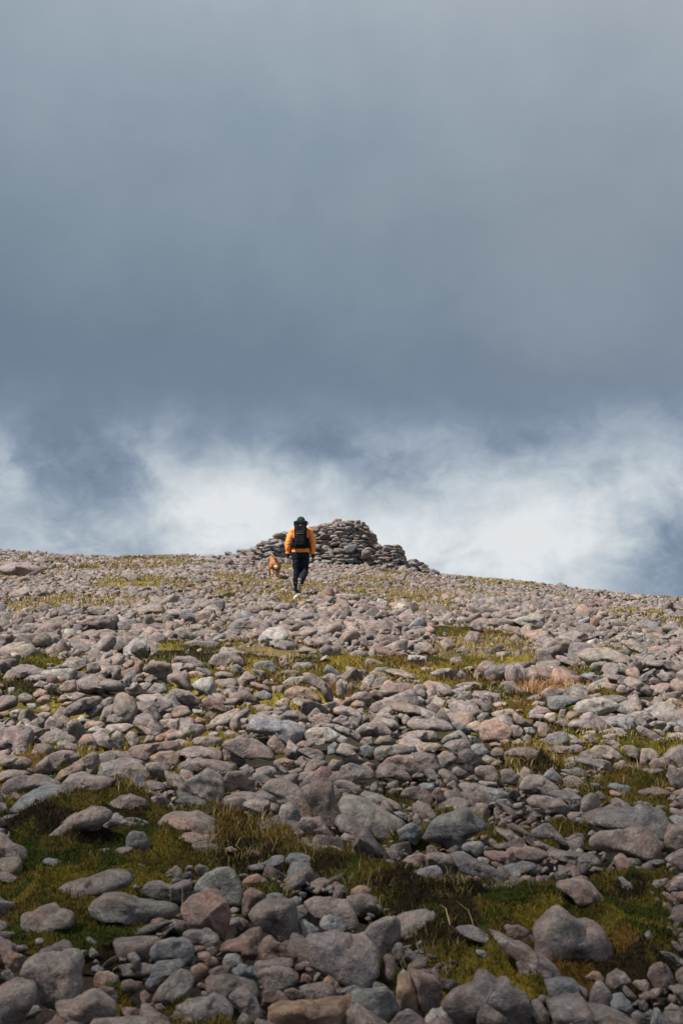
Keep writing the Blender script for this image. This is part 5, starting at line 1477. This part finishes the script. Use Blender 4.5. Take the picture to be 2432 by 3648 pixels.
M_SOLE = plain('grey_rubber', (0.20, 0.185, 0.155), 0.85, 0.6, 90)
M_YELL = plain('yellow_rubber', (0.75, 0.42, 0.03), 0.6)
M_FUR = tint_material('dog_fur', 0.8, 0.30, 55)
M_DARKN = plain('dark_nose_leather', (0.02, 0.016, 0.015), 0.5)
folds = lambda s, k: (lambda c: k * (fbm(c[:, 0] * s * .8, c[:, 1] * s * .8, c[:, 2] * s * 1.5, 3) - 1.2 * np.abs(vnoise(c[:, 0] * s * .7 + 9, c[:, 1] * s * .7, c[:, 2] * s * 1.9))))

def build_walker():
    g0 = float(ground(WALKER[0], WALKER[1]))
    root = tag(empty('person', (WALKER[0], WALKER[1], g0)), 'hiker seen from behind in an orange jacket, dark trousers and green beanie, walking uphill', 'person')
    hand = []
    def hand_at(w, side, fwd):
        """palm, four bent fingers of different length and a thumb at the side of the palm; hanging relaxed"""
        w = Vector(w); out = []
        dn = Vector((0.0, 0.10 * fwd, -1)).normalized(); fw = Vector((0, 1, 0.1 * fwd)).normalized(); sx = Vector((side, 0, 0))
        pc = w + dn * 0.05
        out.append(ring_loft([(w, (0.022, 0.027)), (w + dn * .025, (0.017, 0.034)), (w + dn * .06, (0.015, 0.040)), (w + dn * .09, (0.013, 0.038)), (w + dn * .098, (0.010, 0.034))], 14))
        for k, (ln, rr) in enumerate(((0.068, .0088), (0.078, .0090), (0.073, .0086), (0.058, .0076))):
            b0 = w + dn * 0.088 + fw * (0.029 - 0.0195 * k)
            b1 = b0 + (dn * 1.0 - sx * 0.25).normalized() * ln * 0.45
            b2 = b1 + (dn * 1.0 - sx * 0.70).normalized() * ln * 0.32
            b3 = b2 + (dn * 0.7 - sx * 1.0).normalized() * ln * 0.26
            out.append(ring_loft([(b0, (rr, rr)), (b1, (rr * .95, rr * .95)), (b2, (rr * .85, rr * .85)), (b3, (rr * .6, rr * .6))], 10))
        t0 = w + dn * 0.030 + fw * 0.026
        t1 = t0 + (dn * .8 + fw * .75 - sx * .35).normalized() * 0.036; t2 = t1 + (dn * 1.0 + fw * .25 - sx * .4).normalized() * 0.030
        out.append(ring_loft([(t0, (.012, .012)), (t1, (.0105, .0105)), (t2, (.0075, .0075))], 10))
        return out
    # joints
    sh = {-1: (-.165, 0.0, 1.385), 1: (.165, 0.0, 1.385)}
    el = {-1: (-.262, -0.02, 1.135), 1: (.262, -0.03, 1.125)}
    wr = {-1: (-.278, 0.03, 0.885), 1: (.262, 0.02, 0.880)}
    hip = {-1: (-.092, 0, .90), 1: (.092, 0, .90)}
    kn = {-1: (-.082, .055, .485), 1: (.088, .075, .50)}
    an = {-1: (-.088, .135, .095), 1: (.012, -.185, .235)}
    pcs = [ring_loft([((0, 0, .84), (.15, .11)), ((0, 0, .95), (.165, .115)), ((0, 0, 1.08), (.135, .095)), ((0, 0, 1.22), (.155, .105)), ((0, 0, 1.36), (.165, .10)), ((0, 0, 1.42), (.10, .075)), ((0, .01, 1.46), (.055, .055)), ((0, .02, 1.53), (.05, .052))], 24)]
    for s in (-1, 1):
        pcs.append(ring_loft([(sh[s], (.055, .055)), (el[s], (.041, .041)), (wr[s], (.027, .027))], 14))
        pcs.append(ring_loft([(hip[s], (.088, .09)), (kn[s], (.055, .058)), ((Vector(kn[s]) * .6 + Vector(an[s]) * .4), (.052, .055)), (an[s], (.036, .040))], 16))
        pcs += hand_at(wr[s], s, 1 if s > 0 else 0.5)
    # head with face, looking uphill (+y)
    hc = Vector((0, .035, 1.585))
    pcs += [ball(hc, (.076, .096, .100)), ball(hc + Vector((0, .03, -.055)), (.056, .066, .058)), ball(hc + Vector((0, .085, -.092)), (.024, .020, .018)),
            ring_loft([(hc + Vector((0, .090, .015)), (.009, .010)), (hc + Vector((0, .108, -.022)), (.014, .013)), (hc + Vector((0, .092, -.036)), (.012, .010))], 10),
            ball(hc + Vector((0, .096, -.058)), (.024, .008, .005)), ball(hc + Vector((0, .094, -.069)), (.020, .009, .006)), ball(hc + Vector((0, .084, .028)), (.052, .014, .010))]
    for s in (-1, 1):
        pcs.append(ball(hc + Vector((s * .077, -.002, -.015)), (.010, .020, .032)))
        pcs.append(ball(hc + Vector((s * .042, .066, -.025)), (.026, .022, .022)))
    body = shape('body', pcs, M_SKIN, root, 0.0052, 2)
    for s in (-1, 1):
        e = shape('eye', [ball(hc + Vector((s * .031, .086, .004)), (.012, .010, .008))], plain('eye_white', (.7, .7, .68), .3), root)
        shape('iris', [ball(hc + Vector((s * .031, .0955, .004)), (.0052, .0022, .0052))], M_HAIR, e)
    shape('hair', [ball(hc + Vector((0, -.03, -.02)), (.084, .078, .086)), ball(hc + Vector((0, -.050, -.075)), (.066, .048, .050))], M_HAIR, root, 0.009, 2, disp=folds(60, 0.004))
    # beanie: dome, turned-up rib
    bn = shape('beanie', [ring_loft([(hc + Vector((0, 0, .005)), (.091, .110)), (hc + Vector((0, -.004, .040)), (.093, .110)), (hc + Vector((0, -.008, .078)), (.084, .098)), (hc + Vector((0, -.012, .105)), (.064, .074)), (hc + Vector((0, -.014, .122)), (.034, .040)), (hc + Vector((0, -.014, .127)), (.006, .006))], 28)], M_GREEN, root, 0.009, 2)
    shape('beanie_cuff', [ring_loft([(hc + Vector((0, 0, -.018)), (.092, .111)), (hc + Vector((0, -.001, -.010)), (.098, .117)), (hc + Vector((0, -.002, .030)), (.099, .118)), (hc + Vector((0, -.003, .040)), (.094, .112))], 28)], M_GREEN, bn, 0.009, 1)
    # jacket: torso, sleeves, lowered hood
    jp = [ring_loft([((0, 0, .885), (.204, .150)), ((0, 0, .93), (.206, .152)), ((0, -.005, 1.02), (.198, .145)), ((0, 0, 1.14), (.188, .135)), ((0, 0, 1.27), (.196, .132)), ((0, 0, 1.36), (.190, .122)), ((0, 0, 1.425), (.135, .10)), ((0, .01, 1.465), (.082, .080)), ((0, .015, 1.53), (.068, .078))], 32),
          ring_loft([((-.085, -.045, 1.475), (.02, .03)), ((-.06, -.085, 1.505), (.034, .048)), ((0, -.098, 1.515), (.036, .055)), ((.06, -.085, 1.505), (.034, .048)), ((.085, -.045, 1.475), (.02, .03))], 14)]
    for s in (-1, 1):
        S, E, Wp = Vector(sh[s]), Vector(el[s]), Vector(wr[s])
        jp.append(ring_loft([(S + Vector((-s * .05, 0, .012)), (.078, .082)), (S + Vector((s * .022, 0, -.02)), (.085, .086)), (S.lerp(E, .5) + Vector((s * .008, 0, 0)), (.083, .084)), (E, (.077, .080)), (E.lerp(Wp, .5), (.068, .070)), (E.lerp(Wp, .9), (.050, .052)), (E.lerp(Wp, .97), (.047, .049))], 20))
    jk = shape('jacket', jp, M_ORANGE, root, 0.0085, 2, disp=folds(9, 0.016))
    for s in (-1, 1):
        E, Wp = Vector(el[s]), Vector(wr[s])
        shape('cuff', [ring_loft([(E.lerp(Wp, .90), (.050, .052)), (E.lerp(Wp, .99), (.051, .053)), (E.lerp(Wp, 1.0), (.044, .046))], 20)], M_ORANGE, jk, 0.006, 1)
        # fingerless glove
        dn = Vector((0, .10 * (1 if s > 0 else .5), -1)).normalized()
        shape('glove', [ring_loft([(Wp + dn * -.03, (.034, .038)), (Wp + dn * .02, (.024, .040)), (Wp + dn * .06, (.022, .047)), (Wp + dn * .098, (.020, .045)), (Wp + dn * .104, (.014, .036))], 18),
                        ring_loft([(Wp + dn * .03 + Vector((0, .022, 0)), (.017, .017)), (Wp + dn * .052 + Vector((-s * .008, .045, 0)), (.015, .015))], 12)], M_BLACK, root, 0.005, 1)
    # trousers
    tp = [ring_loft([((0, 0, .97), (.175, .125)), ((0, -.005, .90), (.200, .140)), ((0, -.008, .84), (.202, .142)), ((0, 0, .79), (.185, .125))], 30)]
    for s in (-1, 1):
        Hh, K, A = Vector(hip[s]), Vector(kn[s]), Vector(an[s])
        low = A + (A - K).normalized() * -0.02
        tp.append(ring_loft([(Hh + Vector((0, 0, -.01)), (.108, .125)), (Hh.lerp(K, .35), (.103, .115)), (Hh.lerp(K, .7), (.092, .100)), (K, (.083, .090)), (K.lerp(low, .3), (.084, .090)), (K.lerp(low, .7), (.082, .084)), (low, (.076, .078)), (A + (A - K).normalized() * .025, (.074, .076))], 22))
    shape('trousers', tp, M_NAVY, root, 0.009, 2, disp=folds(8, 0.020))
    # boots
    def boot(M, planted):
        o = []
        T = lambda p: M @ Vector(p)
        ax = (M.to_3x3() @ Vector((1, 0, 0)))
        up = [ring_loft([(T((0, -.085, .065)), (.036, .045), ax), (T((0, -.05, .060)), (.042, .050), ax), (T((0, .03, .055)), (.045, .045), ax), (T((0, .10, .045)), (.049, .034), ax), (T((0, .16, .038)), (.042, .026), ax), (T((0, .185, .034)), (.026, .016), ax)], 18),
              ring_loft([(T((0, -.035, .05)), (.040, .055)), (T((0, -.040, .13)), (.042, .054)), (T((0, -.045, .165)), (.045, .056))], 18)]
        b = shape('boot', up, M_BOOT, root, 0.006, 1)
        prof = [(-.098, .020), (-.085, .034), (-.04, .038), (.01, .034), (.07, .044), (.12, .048), (.165, .040), (.192, .018)]
        V = []; F = []
        for (y, w) in prof:
            for (x, z) in ((-w, -.004), (-w * .98, .026), (w * .98, .026), (w, -.004)): V.append(T((x, y, z)))
        for i in range(len(prof) - 1):
            for k in range(4): F.append((i * 4 + k, i * 4 + (k + 1) % 4, (i + 1) * 4 + (k + 1) % 4, (i + 1) * 4 + k))
        F += [(0, 3, 2, 1), tuple(4 * (len(prof) - 1) + k for k in range(4))]
        so = shape('sole', [(V, F)], M_SOLE, b)
        for j, y in enumerate((-.075, -.052, .04, .063, .086, .109, .132, .155)):     # lugs across the sole
            w = float(np.interp(y, [q[0] for q in prof], [q[1] for q in prof])) * .88
            L = []
            for xx in (-w, -.006 if j % 2 else -.004, .004, w): pass
            for x0, x1 in ((-w, -.007), (.007, w)):
                bv = [T((x, yy, z)) for x in (x0, x1) for yy in (y - .007, y + .007) for z in (-.012, 0.0)]
                L.append((bv, [(0, 1, 3, 2), (4, 6, 7, 5), (0, 4, 5, 1), (2, 3, 7, 6), (0, 2, 6, 4), (1, 5, 7, 3)]))
            shape('lug', L, M_SOLE if j % 2 else plain('pale_rubber', (.42, .40, .36), .8), b)
        bv = [T((x, yy, z)) for x in (-.020, .020) for yy in (-.028, .018) for z in (-.012, 0.0)]
        shape('shank_badge', [(bv, [(0, 1, 3, 2), (4, 6, 7, 5), (0, 4, 5, 1), (2, 3, 7, 6), (0, 2, 6, 4), (1, 5, 7, 3)])], M_YELL, b)
        for k in range(5):
            shape('lace', [ring_loft([(T((-.022, .015 + .02 * k, .098 - .008 * k)), (.003, .003)), (T((0, .018 + .02 * k, .104 - .008 * k)), (.003, .003)), (T((.022, .015 + .02 * k, .098 - .008 * k)), (.003, .003))], 8)], M_SOLE, b)
        return b
    boot(Matrix.Translation((-.088, .175, .005)) @ Matrix.Rotation(R(3), 4, 'Z') @ Matrix.Rotation(R(6), 4, 'X'), True)
    # trailing foot: toes on the ground, heel lifted, sole towards the path behind
    boot(Matrix.Translation((-.012, -.215, .205)) @ Matrix.Rotation(R(4), 4, 'Z') @ Matrix.Rotation(R(-68), 4, 'X'), False)
    return root, g0
def rbox(c, h, r=0.04, taper=(1, 1)):
    """rounded box as a rounded-polyhedron lump"""
    V, F = ico(4); s = np.power(np.abs(V), 0.42) * np.sign(V); s /= np.abs(s).max()
    P = s * np.array(h); k = (P[:, 2] / h[2] + 1) / 2; sc = taper[0] + (taper[1] - taper[0]) * k
    P[:, 0] *= sc; P[:, 1] *= sc
    return [Vector(p + np.array(c)) for p in P], [tuple(f) for f in F]
WROOT, WG = build_walker()
def build_pack():
    root = tag(empty('backpack', (WALKER[0], WALKER[1], WG)), "tall black backpack with hip belt carried on the walker's back", 'backpack')
    a = shape('main_bag', [rbox((0.0, -.235, 1.235), (.142, .105, .265), taper=(.96, 1.0)), rbox((0.0, -.31, 1.16), (.105, .05, .165)), rbox((0, -.20, 1.02), (.150, .10, .06))], M_BLACK, root, 0.009, 2, disp=folds(12, .010))
    shape('front_pocket_zip', [ring_loft([((-.08, -.362, 1.25), (.004, .004)), ((0, -.372, 1.262), (.004, .004)), ((.08, -.362, 1.25), (.004, .004))], 8)], M_SOLE, a)
    l = shape('lid', [rbox((0.0, -.215, 1.505), (.150, .120, .050)), rbox((0, -.19, 1.54), (.110, .09, .032))], M_BLACK, root, 0.008, 2, disp=folds(14, .012))
    shape('lid_buckle', [rbox((0.0, -.335, 1.44), (.014, .006, .02))], M_SOLE, l)
    shape('trekking_pole_loop', [ring_loft([((.155, -.15, 1.52), (.006, .006)), ((.175, -.13, 1.565), (.006, .006)), ((.165, -.09, 1.56), (.006, .006)), ((.155, -.08, 1.50), (.006, .006))], 8)], M_SOLE, l)
    for s in (-1, 1):
        shape('side_pocket', [rbox((s * .160, -.21, 1.09), (.030, .065, .095))], M_BLACK, root, 0.007, 1, disp=folds(14, .008))
        shape('side_strap', [ring_loft([((s * .158, -.33, 1.30), (.006, .010)), ((s * .168, -.24, 1.32), (.006, .010)), ((s * .160, -.14, 1.34), (.006, .010))], 8)], M_SOLE, root)
        shape('shoulder_strap', [ring_loft([((s * .075, -.14, 1.46), (.030, .010)), ((s * .085, -.06, 1.475), (.032, .011)), ((s * .095, .06, 1.455), (.032, .011)), ((s * .115, .125, 1.37), (.030, .010)), ((s * .135, .140, 1.24), (.028, .010)), ((s * .165, .09, 1.12), (.018, .008)), ((s * .17, -.08, 1.06), (.014, .007))], 12)], M_BLACK, root, 0.006, 1)
        shape('hanging_strap', [ring_loft([((s * .205, -.04, 1.06), (.010, .005)), ((s * .212, -.06, .96), (.010, .004)), ((s * .210, -.05, .88), (.009, .004))], 8)], M_BLACK, root)
    n = 40; V = []; F = []
    for k in range(n):
        t = 2 * math.pi * k / n; x, y = math.sin(t), -math.cos(t)
        hh = 0.030 + 0.030 * max(0, 1 - abs(abs(t if t < math.pi else 2 * math.pi - t) - 1.0) / 1.0)
        for (rr, z) in ((.205, -hh), (.222, -hh), (.222, hh), (.205, hh)): V.append(Vector((x * rr * 1.02, y * (rr - .045) - .01, 1.045 + z)))
    for k in range(n):
        j = (k + 1) % n
        for q in range(4): F.append((k * 4 + q, k * 4 + (q + 1) % 4, j * 4 + (q + 1) % 4, j * 4 + q))
    shape('hip_belt', [(V, F)], M_BLACK, root, 0.006, 1)
build_pack()

def build_dog():
    g0 = float(ground(DOG[0], DOG[1]))
    root = tag(empty('dog', (DOG[0], DOG[1], g0), R(9)), 'reddish golden dog with a raised feathery tail, trotting uphill left of the walker', 'dog')
    up = lambda y: y * TS * 0.92                     # it stands on the slope
    Pz = lambda x, y, z: (x, y, z + up(y))
    pcs = [ring_loft([(Pz(0, -.10, .42), (.045, .05)), (Pz(0, -.06, .425), (.095, .095)), (Pz(0, .02, .43), (.108, .112)), (Pz(0, .16, .415), (.098, .105)), (Pz(0, .30, .395), (.112, .128)), (Pz(0, .44, .38), (.122, .148)), (Pz(0, .56, .40), (.105, .130)), (Pz(0, .63, .44), (.065, .08))], 24),
           ring_loft([(Pz(0, .50, .44), (.085, .095)), (Pz(0, .62, .50), (.072, .08)), (Pz(-.01, .72, .545), (.062, .066)), (Pz(-.01, .78, .56), (.055, .055))], 20),
           ball(Pz(-.01, .80, .565), (.066, .078, .062)), ring_loft([(Pz(-.01, .82, .555), (.050, .045)), (Pz(-.01, .90, .535), (.034, .030)), (Pz(-.01, .965, .525), (.027, .023)), (Pz(-.01, .985, .527), (.016, .014))], 16)]
    def leg(pts):
        return ring_loft([(Pz(*p), q) for p, q in pts], 14)
    for s, f in ((-1, -.03), (1, .10)):            # hind legs: thigh, knee forward, hock back, paw
        k = f
        pcs.append(leg([((s * .060, .02, .44), (.062, .095)), ((s * .080, .045 + k * .3, .33), (.055, .078)), ((s * .082, .06 + k * .6, .25), (.036, .048)), ((s * .078, -.015 + k * .9, .175), (.022, .030)), ((s * .074, -.055 + k, .135), (.019, .024)), ((s * .070, -.035 + k, .06), (.017, .019)), ((s * .070, -.02 + k, .028), (.022, .024)), ((s * .070, .035 + k, .020), (.024, .018))]))
        for tq in (-.013, 0, .013): pcs.append(ball(Pz(s * .070 + tq, .052 + k, .018), (.009, .014, .012)))
    for s, f in ((-1, .12), (1, -.05)):            # forelegs
        k = f
        pcs.append(leg([((s * .078, .46, .38), (.050, .075)), ((s * .082, .44 + k * .3, .27), (.034, .042)), ((s * .080, .46 + k * .7, .155), (.023, .026)), ((s * .078, .46 + k, .07 + (0.03 if f > 0 else 0)), (.019, .020)), ((s * .078, .475 + k, .028 + (0.02 if f > 0 else 0)), (.023, .022)), ((s * .078, .515 + k, .020 + (0.02 if f > 0 else 0)), (.024, .017))]))
        for tq in (-.013, 0, .013): pcs.append(ball(Pz(s * .078 + tq, .532 + k, .018 + (0.02 if f > 0 else 0)), (.009, .014, .012)))
    # tail, raised and leaning, with its feathering
    pcs.append(ring_loft([(Pz(0, -.07, .475), (.030, .032)), (Pz(.005, -.125, .535), (.030, .044)), (Pz(-.035, -.165, .60), (.028, .052)), (Pz(-.085, -.175, .67), (.022, .045)), (Pz(-.130, -.165, .735), (.013, .026)), (Pz(-.150, -.155, .765), (.004, .006))], 16))
    pcs.append(ring_loft([(Pz(0, -.105, .38), (.05, .03)), (Pz(0, -.125, .33), (.045, .025)), (Pz(0, -.115, .27), (.02, .015))], 14))   # breeches behind the thighs
    def fur(c):
        z = c[:, 2] - c[:, 1] * TS * .92; y = c[:, 1]; x = c[:, 0]
        red = np.array([0.38, 0.185, 0.090]); pale = np.array([0.66, 0.47, 0.32]); dark = np.array([0.20, 0.08, 0.032])
        n = fbm(x * 18, y * 18, z * 18, 3)
        w = sstep(0, 1, np.clip(1.5 - np.hypot((x + .01) / .060, (z - .36) / .085) + n * .8, 0, 1) * (y < .0))
        w = np.maximum(w, 0.55 * sstep(.52, .70, z) * (y < -.05)); w = np.maximum(w, 0.35 * (z < .2))
        d = sstep(0, 1, np.clip(0.5 + n * 1.2, 0, 1)) * 0.4
        k = red[None] * (1 - d[:, None]) + dark[None] * d[:, None]
        k = k * (1 - w[:, None]) + pale[None] * w[:, None]
        return np.concatenate([k, np.ones((len(c), 1))], 1)
    b = shape('body', pcs, M_FUR, root, 0.0065, 2, tint=fur, disp=lambda c: 0.010 * fbm(c[:, 0] * 45, c[:, 1] * 30, c[:, 2] * 22, 3))
    root.scale = (1.22, 1.0, 0.97)
    for s in (-1, 1):
        shape('ear', [ring_loft([(Pz(s * .055 - .01, .785, .600), (.012, .026)), (Pz(s * .078 - .01, .785, .575), (.011, .034)), (Pz(s * .082 - .01, .79, .53), (.009, .032)), (Pz(s * .078 - .01, .795, .495), (.006, .014))], 12)], M_FUR, root, 0.005, 1, tint=np.array([.27, .10, .03, 1]))
        shape('eye', [ball(Pz(s * .030 - .01, .862, .580), (.009, .008, .009))], M_DARKN, root)
    shape('nose', [ball(Pz(-.01, .990, .536), (.016, .012, .012))], M_DARKN, root)
build_dog()
